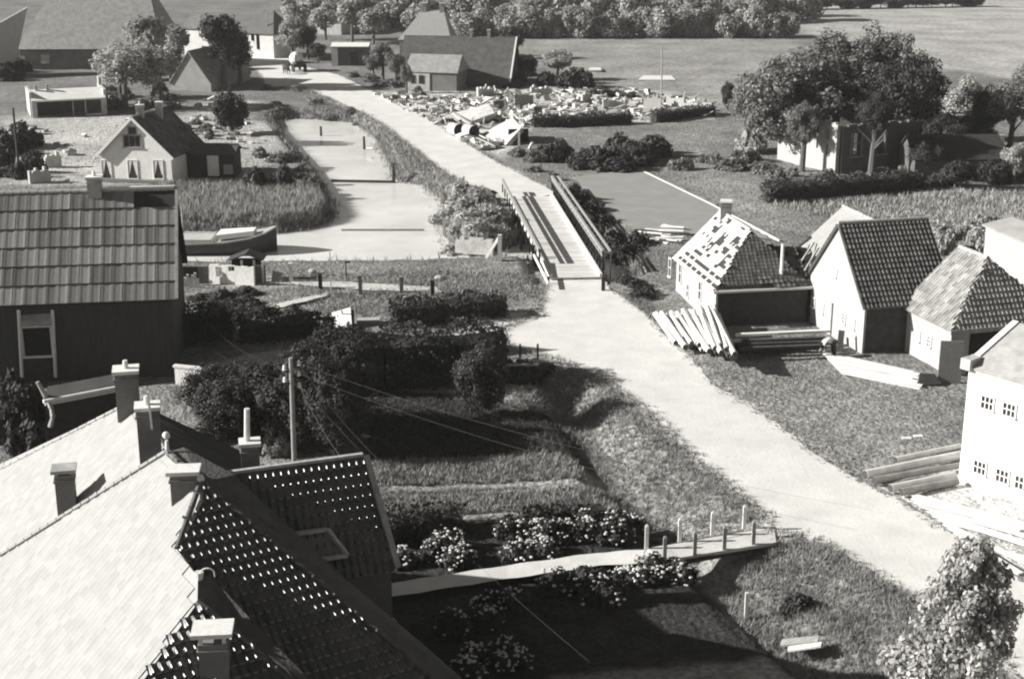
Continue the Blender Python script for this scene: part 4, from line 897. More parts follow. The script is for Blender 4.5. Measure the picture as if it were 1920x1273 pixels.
# stooping worker
def skin(name,pts,edges,rad,mat,parent):
    me=bpy.data.meshes.new(name); loc=parent.location; me.from_pydata([tuple(V(p)) for p in pts],edges,[]); o=bpy.data.objects.new(name,me); COL.objects.link(o); o.parent=parent
    m=o.modifiers.new('skin','SKIN'); 
    for i,r__ in enumerate(rad): me.skin_vertices[0].data[i].radius=(r__,r__)
    me.skin_vertices[0].data[0].use_root=True
    o.modifiers.new('sub','SUBSURF').levels=1; o.modifiers['sub'].render_levels=2; me.materials.append(mat); return o
wk=empty('person',G(1560,670),'worker in pale shirt and dark trousers stooping over boards by the white barn','person'); wk.scale=(1.12,1.12,1.12)
skin('body',[(0,0,.82),(-.22,-.02,1.0),(-.46,-.04,.92),(-.56,-.04,.84),(-.66,-.04,.76),(.06,-.1,.8),(.1,-.1,.44),(.12,-.1,.05),(.02,-.1,.03),(.04,.1,.8),(-.02,.1,.43),(.06,.1,.05),(-.05,.1,.03),(-.46,-.22,.86),(-.5,-.24,.58),(-.58,-.2,.34),(-.62,-.19,.27),(-.46,.16,.86),(-.52,.18,.58),(-.62,.14,.34),(-.66,.13,.27)],
 [(0,1),(1,2),(2,3),(3,4),(0,5),(5,6),(6,7),(7,8),(0,9),(9,10),(10,11),(11,12),(2,13),(13,14),(14,15),(15,16),(2,17),(17,18),(18,19),(19,20)],
 [.13,.12,.13,.055,.09,.09,.065,.045,.04,.09,.065,.045,.04,.055,.045,.035,.03,.055,.045,.035,.03],SKIN,wk)
skin('shirt',[(-.05,0,.88),(-.22,-.02,1.0),(-.44,-.04,.93),(-.46,-.2,.87),(-.5,-.235,.6),(-.46,.15,.87),(-.52,.175,.6)],[(0,1),(1,2),(2,3),(3,4),(2,5),(5,6)],[.155,.165,.165,.08,.06,.08,.06],CLOTH,wk)
skin('trousers',[(0,0,.84),(.06,-.1,.8),(.1,-.1,.44),(.12,-.1,.1),(.04,.1,.8),(-.02,.1,.43),(.06,.1,.1)],[(0,1),(1,2),(2,3),(0,4),(4,5),(5,6)],[.15,.11,.085,.07,.11,.085,.07],WOODD,wk)
b=MB(); b.ball((-.66,-.04,.8),.105,(1,.85,.75),10,6); o=b.build('hair',BLACK,None); me=o.data; me.transform(Matrix.Translation(o.location)); o.location=(0,0,0); o.parent=wk
b=MB(); p=G(1574,660); b.beam(p,p+V((.12,.3,1.25)),.35,.07); tag(b.build('leaning_plank',WOODD),'dark plank leaning on the white gable beside the stooping worker','plank')
# logs and boards beside the white workshop
for k,(x0,y0,x1,y1,r_,m,l) in enumerate(((1622,890,1800,852,.24,LOGM,'longest log with dark end lying apart at the roadside yard'),(1640,900,1800,872,.18,WOODM,'grey log lying just before the longest log'),(1680,862,1800,836,.16,LOGM,'pale log farthest back in the workshop yard'),(1670,915,1790,890,.2,LOGM,'log with dark end second nearest to the road edge'),(1690,922,1795,902,.2,WOODM,'log with dark end nearest to the boards by the workshop'))):
    e=empty('log',P(x0,y0,r_),l,'log'); p0,p1=P(x0,y0,r_+.05),P(x1,y1,r_+.05); d=(p1-p0).normalized(); b=MB(); b.tube(p0,p1,r_,r_*.85,10); b.build('trunk',m,e); b=MB(); b.tube(p0-d*.012,p0+d*.02,r_*.93,r_*.93,10); b.build('cut_end',CUT,e)
for k in range(12):
    y0=925+k*8; p0=P(1702+k*10,y0,.12+.06*(k%3)); p1=P(1925+rnd.uniform(-20,60),y0+62+rnd.uniform(-4,4),.12+.06*(k%3)); b=MB(); b.beam(p0,p1,.3,.06)
    tag(b.build('board',WOODP),'bleached board in the spread of boards before the white workshop','board','boards spread before the white workshop')
for x,y,l in((1699,824,'left of the two pale scraps on the yard grass'),(1721,820,'right of the two pale scraps on the yard grass')):
    b=MB(); p=P(x,y); b.slab([p+V((-.25,-.12,.08)),p+V((.25,-.1,.1)),p+V((.22,.12,.12)),p+V((-.22,.12,.1))],.06); tag(b.build('timber_scrap',WOODP),l,'scrap')
for k in range(10):
    x,y=1196+rnd.uniform(0,60),418+rnd.uniform(0,30); p=P(x,y,.15); a_=rnd.uniform(.2,.9); b=MB(); b.beam(p,p+V((math.cos(a_)*2.2,-math.sin(a_)*2.2,rnd.uniform(-.05,.2))),.3,.08)
    tag(b.build('plank',WOODP),'pale plank in the loose heap between the bridge and the damaged cottage','plank','planks heaped near the bridge')
b=MB(); b.beam(P(1206,322,.1),P(1330,382,.1),.14,.16); b.beam(P(1330,382,.1),P(1462,452,.1),.14,.16); tag(b.build('plot_edging',CAPM),'long pale timber edging along the mown plot','edging')
# covered wagon on the road
cg=empty('wagon',P(555,136),'horse wagon with pale covered load standing on the far road','wagon'); p=P(556,134)
b=MB(); b.box(p+V((.1,0,1.15)),(1.6,3.2,.8),.5); b.build('body',WOODD,cg)
for sx in(-1,1):
    for sy in(-1,1):
        q_=p+Matrix.Rotation(.5,3,'Z')@V((sx*.95,sy*1.2,.65)); b=MB(); dd=Matrix.Rotation(.5,3,'Z')@V((.06,0,0)); b.tube(q_-dd,q_+dd,.65,.65,14); b.build('wheel',BLACK,cg)
b=MB(); b.ball(p+V((0,.3,1.9)),1.25,(.85,1.5,.85),12,7,.06); b.build('load',CLOTH,cg)
hrs=empty('horse',P(540,140),'dark horse standing at the left of the covered wagon','horse')
skin('body',[(0,0,1.15),(.45,0,1.2),(.9,0,1.2),(1.2,0,1.45),(1.45,0,1.8),(1.75,0,1.65),(.85,-.18,.7),(.88,-.18,.05),(.85,.18,.7),(.9,.18,.05),(-.1,-.2,.7),(-.2,-.2,.35),(-.1,-.2,.05),(-.1,.2,.7),(-.2,.2,.35),(-.1,.2,.05),(-.3,0,1.1),(-.4,0,.6)],[(0,1),(1,2),(2,3),(3,4),(4,5),(2,6),(6,7),(2,8),(8,9),(0,10),(10,11),(11,12),(0,13),(13,14),(14,15),(0,16),(16,17)],[.3,.3,.29,.18,.13,.09,.11,.06,.11,.06,.13,.07,.06,.13,.07,.06,.06,.04],WOODD,hrs); hrs.rotation_euler=(0,0,math.pi*.75)
# ================================================================ rubble field
m=MB()
for n_,poly in((1100,[(790,185),(1010,168),(1200,170),(1335,195),(1335,222),(1180,226),(990,238),(930,285),(880,270)]),(260,[(700,178),(790,175),(900,280),(780,215)]),(26,[(20,225),(340,220),(160,340),(10,345)]),(60,[(350,215),(390,180),(480,230),(520,300),(440,310),(350,300)])):
    for p in scatter(poly,n_):
        s_=rnd.choice((.25,.35,.5,.8)) if n_!=120 else .25; m.box((p[0],p[1],p[2]+s_*.2),(s_*rnd.uniform(.6,1.8),s_*rnd.uniform(.5,1.4),s_*rnd.uniform(.4,1.)),rnd.uniform(0,3),Matrix.Rotation(rnd.uniform(-.5,.5),3,'X'))
for p in scatter([(790,185),(1010,168),(1200,170),(1335,195),(1335,222),(1180,226),(990,238),(930,285),(880,270)],90):
    a_=rnd.uniform(0,3); L_=rnd.uniform(1.2,3.4); q_=V(p)+ZUP*.2; m.beam(q_,q_+V((math.cos(a_)*L_,math.sin(a_)*L_,rnd.uniform(-.1,.9))),.14,.12)
tag(m.build('rubble',RUB),kind='stuff')
def frag(x0,y0,x1,y1,h,l,th=.4,mat=WHITE2,rag=.5,holes=(),n_=10):
    b=MB(); wallrag(b,P(x0,y0),P(x1,y1),h,th,n_,rag,holes); tag(b.build('wall_fragment',mat),l,'ruin')
frag(1207,206,1240,208,1.9,'bright white broken wall left of the thin pole at the field edge',mat=WHITE)
frag(1250,205,1335,214,1.5,'longest broken white wall at the right end of the rubble field',mat=WHITE,rag=.7)
frag(995,180,1034,178,1.3,'pale wall stub with grey face below the dark domed bush')
frag(965,203,1000,203,1.7,'brown wall fragment standing in the middle of the rubble',mat=BRICKM,rag=.2)
frag(925,205,950,204,1.2,'dark low wall fragment left of the brown one',mat=BRICKD,rag=.2)
frag(945,206,949,206,1.8,'white pier between the dark and brown wall fragments',mat=WHITE,n_=2)
frag(895,185,925,182,1.5,'rubble heap wall close to the thatched barn')
frag(1070,198,1110,192,1.2,'jagged pale wall in the centre of the rubble field',rag=.9)
frag(1130,205,1180,204,1.1,'low jagged wall left of the bright white wall',rag=.8)
frag(55,345,95,340,1.3,'white wall stub behind the ridge of the tall boarded house',mat=WHITE)
frag(85,315,115,312,1.4,'pale block of wall between tall house ridge and gabled cottage')
sl_=empty('toppled_slab',P(935,262),'huge pale toppled masonry slab beside the round pipes','slab'); p=P(940,270)
b=MB(); b.slab([p+V(q_) for q_ in((-2.2,5.,.3),(1.2,4.5,2.2),(2.2,.5,1.7),(.3,-2.,.0))],.5); b.build('masonry',WHITE2,sl_)
p=P(890,232); b=MB(); b.slab([p+V(q_) for q_ in((-3,4.5,.5),(1.6,4.0,1.8),(2.4,.4,1.2),(-.6,-.8,.3))],.5); tag(b.build('toppled_slab',WHITE2),'flat pale toppled slab behind the round pipes','slab')
for x,y,l in((861,247,'left of the two wide round pipes lying by the road'),(889,250,'right of the two wide round pipes lying by the road')):
    e=empty('pipe',P(x,y),l,'pipe'); p=P(x,y,.55)+V((0,.2,.1)); d=V((-.75,1.1,0)); b=MB(); b.tube(p,p+d*1.2,.72,.72,16,False); b.build('barrel',WHITE2,e); b=MB(); b.tube(p+d*.02,p+d*1.19,.6,.6,16); b.build('bore',BLACK,e)
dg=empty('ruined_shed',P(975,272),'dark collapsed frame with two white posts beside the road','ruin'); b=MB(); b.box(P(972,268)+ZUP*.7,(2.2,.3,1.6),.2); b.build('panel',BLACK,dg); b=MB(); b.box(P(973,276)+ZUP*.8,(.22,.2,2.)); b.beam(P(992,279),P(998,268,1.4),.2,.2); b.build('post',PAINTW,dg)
b=MB(); b.slab([P(905,275,.1),P(930,272,.1),P(948,277,.1),P(900,281,.1)],.12); tag(b.build('tarred_sheet',WOODD),'dark flat sheet lying at the road edge below the pipes','sheet')
b=MB(); b.beam(P(850,212,.5),P(884,234,.7),.3,.3); tag(b.build('fallen_beam',WOODM),'fallen beam lying above the two round pipes','beam')
for x,y,yt,l in((1240,190,85,'tall thin pole standing in the pale field behind the rubble'),(500,108,20,'tall thin pole beside the white house at the road bend')):
    p=P(x,y); t_=PY(x+1,yt,p.y); b=MB(); b.tube(p,t_,.12,.08,6); tag(b.build('thin_pole',WOODM),l,'pole')
b=MB(); b.slab([P(1196,150,.15),P(1268,150,.15),P(1258,142,.15),P(1206,142,.15)],.12); tag(b.build('bleached_sheet',CLOTH),'long white sheet spread on the pale field','sheet')
b=MB(); b.slab([P(1104,132,.3),P(1128,132,.3),P(1126,127,.3),P(1106,127,.3)],.2); tag(b.build('bleached_sheet',CLOTH),'short white sheet on the field beyond the domed bush','sheet')
b=MB(); p=G(1398,1165); b.box(p+ZUP*.5,(.13,.13,1.5)); tag(b.build('fence_post',WOODP),'pale post with a wire bar at the foot of the road bank','post')
b=MB(); b.beam(P(1465,1205,-.7),P(1535,1198,-.3),.5,.08); tag(b.build('plank',WOODM),'grey plank across the ditch at the lower edge','plank')
b=MB(); b.beam(P(1478,1217,-.7),P(1540,1208,-.3),.3,.08); tag(b.build('plank',WOODP),'paler plank just before the grey plank across the ditch','plank')
b=MB(); p=P(37,330); b.tube(p,p+ZUP*6.5,.14,.1,7); tag(b.build('thin_pole',WOODD),'dark pole standing at the far left behind the tall house','pole')
# white post structure at bridge foot
b=MB(); p=G(937,490); b.box(p+ZUP*.8,(.3,.3,2.4)); b.beam(p+V((0,0,1.9)),p+V((-1.,.3,.2)),.2,.2); tag(b.build('bridge_brace',PAINTW),'white braced post on the bank left of the bridge','post')
b=MB(); wallrag(b,P(855,478,-.4),P(925,484,-.4),1.,.35,8,.25); tag(b.build('quay_wall',WHITE2),'broken pale quay wall below the left bridge railing','wall')
# ================================================================ vegetation: trees
tree(435,252,5.2,2.4,'round dark tree on the canal bank right of the cottage',CRD,ch=5.)
tree(420,168,11,3.4,'tall dark tree beside the far road bend',CRD); tree(450,160,8,2.2,'narrow dark tree right of the tall roadside tree',CRD)
tree(235,205,9,3.6,'pale hazy tree before the right end of the huge barn',CRL); tree(300,200,8.5,3.2,'pale hazy tree before the left slope of the farmhouse',CRL); tree(275,150,10,3.5,'grey tree overlapping the right end of the barn roof',CRF,name='tree'); tree(320,165,5,1.8,'small dark tree against the brown gable of the farmhouse',CRD)
tree(255,120,8,3.2,'hazy tree against the middle of the barn roof',CRF); tree(205,150,5,2.4,'low pale tree before the barn wall',CRF); tree(335,130,7,2.6,'pale tree behind the farmhouse ridge',CRF)
tree(225,185,7,2.8,'grey tree left of the pale hazy tree before the barn',CRF); tree(285,112,8,3,'tree at the right end of the barn roof',CRF); tree(318,120,6.5,2.4,'pale tree close behind the left farmhouse slope',CRL)
tree(1503,322,7.2,1.9,'slender tree standing close before the white villa side wall',CRV,ch=4.6)
tree(548,112,6.6,3.0,'round clipped tree beside the white house at the road bend',CRL,ch=4.8); tree(577,112,6.2,1.9,'dark round tree right of the clipped one at the road bend',CRD,ch=4.8)
for x,y,h,r,l in((610,75,7,3.2,'first far tree right of the road bend'),(660,80,8,3.4,'tree behind the small flat shed'),(700,84,7,3,'tree between the small shed and the bright hipped roof'),(718,150,5.5,1.8,'small dark tree with bare trunk left of the low front building'),(742,160,5,1.6,'small tree close before the white side wall of the front building'),(762,175,4,1.,'sapling at the road edge below the front building'),(700,150,4,1.6,'low dark tree right of the small flat shed')):
    tree(x,y,h,r,l,CRF if y<100 else CR)
tree(597,118,3.4,1.7,'dark shrub tree at the left of the small flat shed',CRD)
tree(960,110,5.5,2.6,'tree at the right verge of the dark thatched barn',CRD); tree(1045,150,4.6,2.6,'grey loose tree left of the dark domed bush',CRL); tree(985,150,4.,2.,'dark tree right of the thatched barn above the rubble',CRD)
g_='trees of the far hedgerow behind the pale field'
for k in range(34):
    x=868+k*18.5+rnd.uniform(-6,6); tree(x,70+rnd.uniform(-2,1.5),hq:=rnd.uniform(3.6,6.6),rnd.uniform(2.2,3.6),'bushy tree in the far hedgerow behind the pale field',CRF,g_,ch=hq*1.12)
g_='trees of the second far row above the hedgerow'
for k in range(40):
    x=560+k*24+rnd.uniform(-9,9); tree(x,rnd.uniform(26,50) if x>900 else rnd.uniform(30,60),hq:=rnd.uniform(4.5,8.5),rnd.uniform(3,5),'hazy tree in the wood beyond the far hedgerow',CRF,g_,ch=hq*1.05)
g_='trees of the farthest field hedge'
for k in range(26):
    x=1480+k*14+rnd.uniform(-3,3); 
    if k%7==6: continue
    tree(x,19-k*.25,2.6+rnd.uniform(-.5,.6),2.4,'low tree in the farthest field hedge at upper right',CRD,g_,ch=2.6)
g_='low trees on the hidden side of the barn'
tree(1482,302,12,5.8,'broad pale tree at left before the white villa wall',CRV,ch=10.8); tree(1560,285,13,5.4,'tall grey tree behind the villa wall',CRV,ch=9.5); tree(1425,262,8,4.,'spreading pale tree left of the villa',CRV,ch=7)
tree(1640,285,14,4.4,'tallest tree rising behind the villa front',CRV,ch=10.5); tree(1700,305,11.5,3.9,'dense dark tree at the right end of the villa',CRVD,ch=9.8); tree(1632,334,8.5,1.9,'slender pale trunked tree standing right before the villa front',CRVD,ch=4.4)
tree(1660,300,10.2,3.8,'dark tree crowding over the villa front',CRVD,ch=6)
tree(1800,262,7.,2.6,'grey tree right of the dense dark tree',CRL); tree(1845,282,6.8,2.1,'dark tree above the long outbuilding',CRD); tree(1890,300,8.,2.6,'tree with straight trunk at the right edge',CR,ch=4.5); tree(1922,250,8.,2.4,'tree cut by the right edge above the outbuilding',CR,ch=5); tree(1766,280,4.,2.6,'low dark tree between villa and outbuilding',CRD)
for x,y,h,r,l in((1762,318,5.5,2.6,'dark tree at the left end of the long outbuilding'),(1820,300,5.2,2.6,'dark tree behind the middle of the long outbuilding'),(1790,352,2.6,1.8,'low dark shrub tree before the long outbuilding'),(1860,356,3.,1.7,'dark shrub tree before the right end of the outbuilding'),(1735,335,4.5,2.,'dark tree between villa front and outbuilding'),(1525,300,9.5,3.2,'dark tree leaning over the white villa wall')):
    tree(x,y,h,r,l,CRVD if h>4 else CRD,ch=h*(.9 if h<9 else .62))
tree(1900,345,4.2,1.6,'small pale tree at the gate pier right of the outbuilding',CRL)
tree(1363,206,3.8,1.0,'small upright dark tree left of the villa trees',CRD,ch=3.4)
# leafy tree close by at lower right
big=crown(24000,120,.052,'cone',.24,M('broad pale leaves',.38,.3,1,.6,island=.5,trans=.35),seed=91)
tree(1802,1335,6.9,2.35,'leafy young tree close by at the lower right corner',[big],ch=6.4)
tree(1725,1345,3.0,1.5,'low leafy shrub tree left of the young corner tree',[crown(4000,30,.12,'flat',.34,MATS['broad pale leaves'],seed=92)],ch=3.0)
# ================================================================ hedges and bushes
hedge([(590,728),(720,724),(850,716),(940,708)],2.4,3.0,'big clipped dark hedge behind the utility pole')
tree(902,782,4.5,1.6,'tall rounded evergreen block at the right end of the big hedge, raised to shade the bank',CRVD,ch=4.6,trunk=False)  # hedge end set forward and made taller to throw the bank shadow
hedge([(738,606),(840,598),(942,588)],2.0,1.3,'dark clipped hedge along the track to the road')
hedge([(452,640),(540,634),(624,624)],1.4,1.15,'long low dark hedge left of the white board')
hedge([(338,640),(430,628)],2.5,1.8,'scruffy dark hedge close to the tall boarded house')
hedge([(1436,378),(1580,366),(1722,352)],1.8,1.5,'dark hedge along the lawn before the villa')
hedge([(1000,238),(1100,236),(1180,231)],1.6,1.2,'dark clipped hedge below the rubble field')
hedge([(1225,230),(1335,216)],1.5,1.2,'second dark hedge right of the one below the rubble field')
hedge([(980,905+72),(1130,968)],.8,.5,'low dark edging hedge behind the flower bed',z=GZ)
hedge([(700,1012),(860,990)],1.6,1.0,'dark hedge behind the left flowers near the pantiled house',z=GZ)
hedge([(945,716),(1020,704)],2.0,.8,'low dark hedge under the two-rail fence')
for x in(478,530): bush(x,350,1.25,2.1,'%s of the two round dark bushes at the canal bend'%('left' if x<500 else 'right'),BUD)
bush(1080,166,3.2,3.0,'dark domed bush behind the rubble field',BUD,ry=2.6); bush(1405,283,2.2,3.4,'round pale bush left of the white villa wall',BUL)
def clump(poly,n,r0,r1,h0,h1,lib,label,group):
    for p in scatter(poly,n):
        cnt[0]+=1; o=link('bush',lib[cnt[0]%len(lib)]); o.location=(p[0],p[1],p[2]-.1); s_=rnd.uniform(r0,r1); o.scale=(s_,s_*rnd.uniform(.8,1.2),rnd.uniform(h0,h1)); o.rotation_euler=(0,0,rnd.uniform(0,6)); tag(o,label,'bush',group)
clump([(825,370),(900,362),(925,380),(960,470),(870,470),(830,440)],26,.9,1.5,1.,1.9,BUL,'pale leafy bush in the thicket on the bank left of the bridge','thicket left of the bridge')
clump([(1062,372),(1100,385),(1165,430),(1210,465),(1165,470),(1120,440)],22,.9,1.5,.9,1.7,BUD,'dark bush in the thicket along the right bridge railing','thicket right of the bridge')
clump([(1140,490),(1200,500),(1235,570),(1200,570),(1150,530)],9,.6,1.0,.5,.9,BUD,'dark bush on the shaded bank between bridge and cottage','shaded bank bushes')
clump([(1010,292),(1240,282),(1235,318),(1060,326)],26,1.2,2.2,1.3,2.4,BUD,'dark bush in the wide scrub belt right of the road','scrub belt')
clump([(960,285),(1020,300),(1040,350),(1000,330)],9,.7,1.2,.7,1.4,BU,'grey bush on the road verge before the bridge','road verge bushes')
clump([(1260,300),(1420,300),(1440,325),(1270,318)],16,.9,1.6,.8,1.5,BU,'bush in the loose row left of the villa garden','villa side bushes')
clump([(1440,320),(1560,335),(1720,325),(1720,350),(1560,362),(1440,362)],22,.8,1.5,.8,1.5,BU,'leafy bush in the garden strip before the villa','villa garden bushes')
clump([(1735,330),(1900,335),(1900,350),(1740,352)],10,1.,1.6,1.,1.8,BUD,'dark bush before the long outbuilding','outbuilding bushes')
clump([(340,560),(480,545),(590,600),(470,600),(350,640)],20,.7,1.2,.4,.9,BUD,'dark bush in the rough garden behind the tall house','rough garden bushes')
clump([(390,722),(570,715),(590,770),(520,830),(400,800)],22,.9,1.4,.8,1.4,BUD,'dark bush in the shrubbery behind the utility pole','shrubbery behind the pole')
clump([(0,255),(60,250),(90,330),(0,340)],14,1.,1.9,1.,2.6,BUD,'dark bush at the far left behind the tall house','far left bushes')
clump([(0,125),(45,125),(50,150),(0,155)],8,1.3,2.2,1.6,2.8,BUD,'dark bush below the white side of the huge barn','barn side bushes')
clump([(200,180),(330,185),(340,205),(205,212)],14,1.2,2.,1.2,2.4,BU,'bush in the hedge behind the roofless outbuilding','outbuilding hedge bushes')
clump([(495,165),(560,165),(650,195),(690,240),(720,240),(700,262),(640,228),(520,222)],11,.7,1.2,.5,1.0,BU,'bush on the steep bank at the canal head','canal head bushes')
clump([(720,280),(760,300),(800,340),(860,360),(800,345),(740,330)],7,.5,.9,.4,.8,BUL,'low bush on the road bank above the canal','road bank bushes')
clump([(650,140),(770,150),(800,180),(720,172)],12,.8,1.3,.7,1.3,BU,'shrub on the verge below the small flat shed','shed verge shrubs')
clump([(950,140),(1010,130),(1030,165),(960,165)],9,1.2,1.9,1.2,2.4,BUD,'dark bush right of the thatched barn','barn end bushes')
clump([(1110,165),(1200,180),(1200,190),(1110,185)],7,.9,1.5,.7,1.3,BUD,'dark bush along the back of the rubble field','rubble back bushes')
clump([(1740,440),(1880,430),(1880,470),(1760,480)],14,.8,1.2,1.3,2.2,BUL,'tall pale reed clump behind the hipped barn','reed clumps')
clump([(0,740),(70,735),(80,850),(0,860)],14,.8,1.2,1.,2.4,BUD,'dark garden bush below the left edge of the tall house','left garden bushes')
clump([(550,305),(585,330),(615,380),(610,410),(585,360)],10,.5,.9,.5,.9,BU,'low bush along the left canal edge','canal edge bushes')
clump([(330,238),(395,228),(395,290),(345,290)],9,.6,1.1,.6,1.2,BU,'low bush behind the gabled cottage','cottage rear bushes')
clump([(455,295),(540,285),(560,300),(470,315)],7,.7,1.1,.7,1.3,BU,'bush behind the two round dark bushes','canal bend bushes')
for x,y in((1480,1150),(1500,1140)): bush(x,y,.6,.8,'dark shrub %s on the road bank at lower right'%('lower left' if x<1490 else 'upper right'),BUD)
for x,y in((500,812),(520,850),(455,770)): bush(x,y,.9,1.6,{500:'pale straggly shrub behind the chimney pot',520:'pale straggly shrub before the utility pole',455:'thin shrub left of the chimney pot'}[x],BUL)
for x,y,h,r,l in((430,835,3.8,2.0,'dark evergreen left of the chimney pot'),(490,800,3.6,2.1,'dark evergreen behind the chimney pot'),(400,790,3.2,2.,'dark evergreen near the wall of the tall boarded house'),(455,770,2.9,2.1,'dark evergreen in the middle of the shrubbery left of the pole'),
    (600,835,5.2,1.8,'dark evergreen added for shade right behind the utility pole'),(655,812,5.0,1.6,'rightmost dark evergreen added for shade before the big clipped hedge'),(578,800,4.8,1.9,'tallest dark evergreen added for shade beside the utility pole'),(628,858,4.6,1.6,'dark evergreen added for shade close behind the pantiled ridge'),(545,845,4.4,1.9,'dark evergreen added for shade left of the foot of the utility pole'),(520,770,2.9,1.9,'dark evergreen just left of the utility pole')):  # tall cluster around the pole added to cast the garden shadow
    tree(x,y,h,r,l,CRVD,ch=h*.97,trunk=False)
# flower beds
def flowers(poly,n,label,group,size=(.5,.85),dens=34):
    for k,p in enumerate(scatter(poly,n,GZ)):
        e=empty('flowering_shrub',V(p),label,'shrub',group); s_=rnd.uniform(*size); c=link('foliage',BUD[k%3],e); c.scale=(s_,s_,s_*1.15); c.rotation_euler=(0,0,k)
        m=MB()
        for _ in range(dens):
            a_=rnd.uniform(0,6.3); el=rnd.uniform(.15,1.5); q_=V((math.cos(a_)*math.cos(el)*s_,math.sin(a_)*math.cos(el)*s_,math.sin(el)*s_*1.15))*rnd.uniform(.9,1.1); m.ball(V(p)+q_,rnd.uniform(.035,.085),(1,1,.7),6,4,.2)
        m.build('blossom',FLOW,e)
flowers([(945,1000),(1080,985),(1120,1010),(1100,1040),(960,1050)],12,'white flowering shrub in the middle bed behind the garden path','middle flower bed')
flowers([(745,1025),(860,1015),(870,1055),(745,1068)],9,'white flowering shrub in the bed beside the pantiled house','left flower bed')
flowers([(1085,985),(1195,975),(1200,1015),(1110,1030)],9,'loosely flowering shrub in the bed at the footbridge end','right flower bed',dens=12)
flowers([(1160,1075),(1280,1062),(1290,1090),(1180,1110)],9,'white flowering shrub in the bed in front of the footbridge','front flower bed')
flowers([(1030,1100),(1150,1085),(1150,1140),(1040,1160)],9,'sparsely flowering shrub below the middle of the path','lower middle flower bed',dens=14)
flowers([(800,1150),(960,1120),(980,1160),(830,1200)],9,'sparsely flowering shrub in the dark lower garden','lower left flower bed',dens=14)
flowers([(860,1240),(970,1220),(975,1250),(870,1275)],5,'white flowering shrub at the bottom of the dark garden','bottom flower bed')
# ================================================================ grass and rough herbage
BANK=[(940,745),(1072,690),(1125,715),(1415,972),(1300,1010),(1215,962),(1140,880),(1100,810),(1030,757)]
BANK2=[(1440,1012),(1545,1025),(1725,1138),(1720,1290),(1560,1290),(1380,1120),(1350,1070)]
for poly,n_,hh,m in((BANK,5200,.22,GRASS),(BANK2,5200,.24,GRASS)):
    p=scatter(poly,n_); me=tuftmesh('bank_grass',p,hh*rng.uniform(.6,1.5,n_),.035,m,6,.5); tag(link('bank_grass',me),kind='stuff')
for poly,n_ in(([(705,866),(1040,848),(1090,870),(1100,896),(705,908)],2600),([(706,930),(1050,914),(1150,906),(1195,955),(715,962)],2400)):
    p=scatter(poly,n_,GZ); tag(link('garden_crop',tuftmesh('garden_crop',p,.24*rng.uniform(.5,1.4,n_),.05,GRASS,5,.4)),kind='stuff')
p=scatter([(690,736),(850,736),(1045,741),(1050,770),(900,757),(690,746)],900,GZ); tag(link('garden_crop',tuftmesh('garden_crop',p,.16*rng.uniform(.5,1.4,900),.05,GRASSP,4,.4)),kind='stuff')  # pale tufts carry the painted sunlit strip
p=scatter([(600,764),(900,770),(1040,788),(1090,820),(1040,845),(700,862)],2600,GZ); tag(link('garden_crop',tuftmesh('garden_crop',p,.18*rng.uniform(.5,1.4,2600),.05,M('shadow-dark crop leaves',.06,.3,.5,.85,island=.5),4,.4)),kind='stuff')  # dark tufts imitate the shadow lying across the garden
p=scatter([(300,345),(600,350),(615,405),(560,425),(300,432)],5200); tag(link('reeds',tuftmesh('reeds',p,.55*rng.uniform(.6,1.4,5200),.06,GRASSP,5,.25)),kind='stuff')
p=scatter([(560,165),(720,240),(870,350),(830,360),(740,335),(700,262),(600,225)],4200); tag(link('bank_grass',tuftmesh('bank_grass',p,.26*rng.uniform(.5,1.6,4200),.07,GRASSP,5,.5)),kind='stuff')
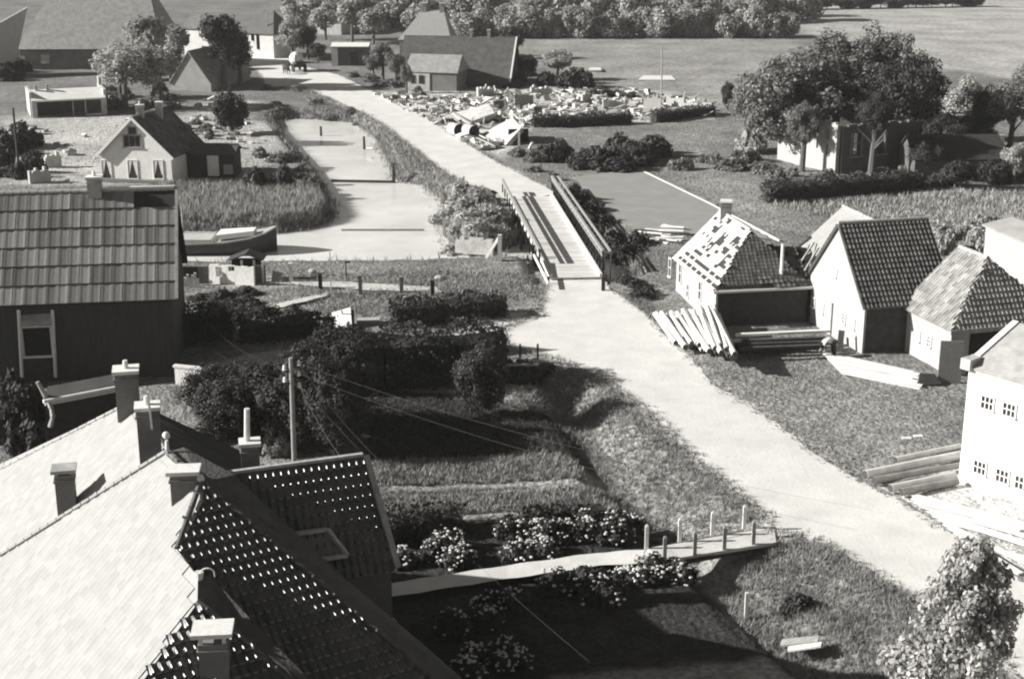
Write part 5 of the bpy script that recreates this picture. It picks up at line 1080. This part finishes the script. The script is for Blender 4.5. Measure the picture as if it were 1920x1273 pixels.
p=scatter([(560,515),(900,508),(1000,515),(1010,555),(900,580),(620,600),(560,560)],3600); tag(link('bank_grass',tuftmesh('bank_grass',p,.22*rng.uniform(.5,1.4,3600),.05,GRASS,4,.4)),kind='stuff')
p=scatter([(1300,680),(1400,645),(1790,735),(1790,800),(1690,895),(1640,895),(1530,838),(1420,762)],4200); tag(link('yard_grass',tuftmesh('yard_grass',p,.09*rng.uniform(.5,1.5,4200),.05,GRASS,4,.5)),kind='stuff')
p=scatter([(1440,385),(1920,350),(1920,460),(1740,450),(1620,420)],3600); tag(link('rough_grass',tuftmesh('rough_grass',p,.4*rng.uniform(.5,1.4,3600),.08,GRASSP,4,.35)),kind='stuff')
p=scatter([(1150,545),(1210,560),(1240,610),(1210,590)],700); tag(link('bank_grass',tuftmesh('bank_grass',p,.25*rng.uniform(.5,1.4,700),.05,GRASS,4,.4)),kind='stuff')

# ================================================================ thin summer haze over the whole place
hz=MB(); hz.box((0,400,14),(1800,2000,34)); hb_=hz.build('haze',WHITE); hm=bpy.data.materials.new('haze'); hm.use_nodes=True; t_=hm.node_tree; t_.nodes.clear()
pv=t_.nodes.new('ShaderNodeVolumePrincipled'); pv.inputs['Density'].default_value=.00014; pv.inputs['Color'].default_value=(.93,.92,.9,1); ou=t_.nodes.new('ShaderNodeOutputMaterial'); t_.links.new(pv.outputs[0],ou.inputs['Volume'])
hb_.data.materials.clear(); hb_.data.materials.append(hm); tag(hb_,kind='stuff')

k_=ROADP.index((1130,522))
for poly,n_,hh in((ROADP[k_:k_+13],900,.16),(ROADP[k_+15:ROADP.index((1028,524))],1500,.2),(ROADP[4:j0],900,.25),(ROADP[ROADP.index((925,358)):-5],1100,.3)):
    p=edgescatter(poly,n_,.22); tag(link('verge_grass',tuftmesh('verge_grass',p,hh*rng.uniform(.4,1.4,n_),.06,GRASS,5,.5)),kind='stuff')
p=edgescatter(CANAL,5200,.45,True,WZ); p[:,2]=np.maximum(p[:,2],WZ-.1); tag(link('bank_reeds',tuftmesh('bank_reeds',p,.5*rng.uniform(.5,1.5,5200),.07,GRASS,4,.35)),kind='stuff')
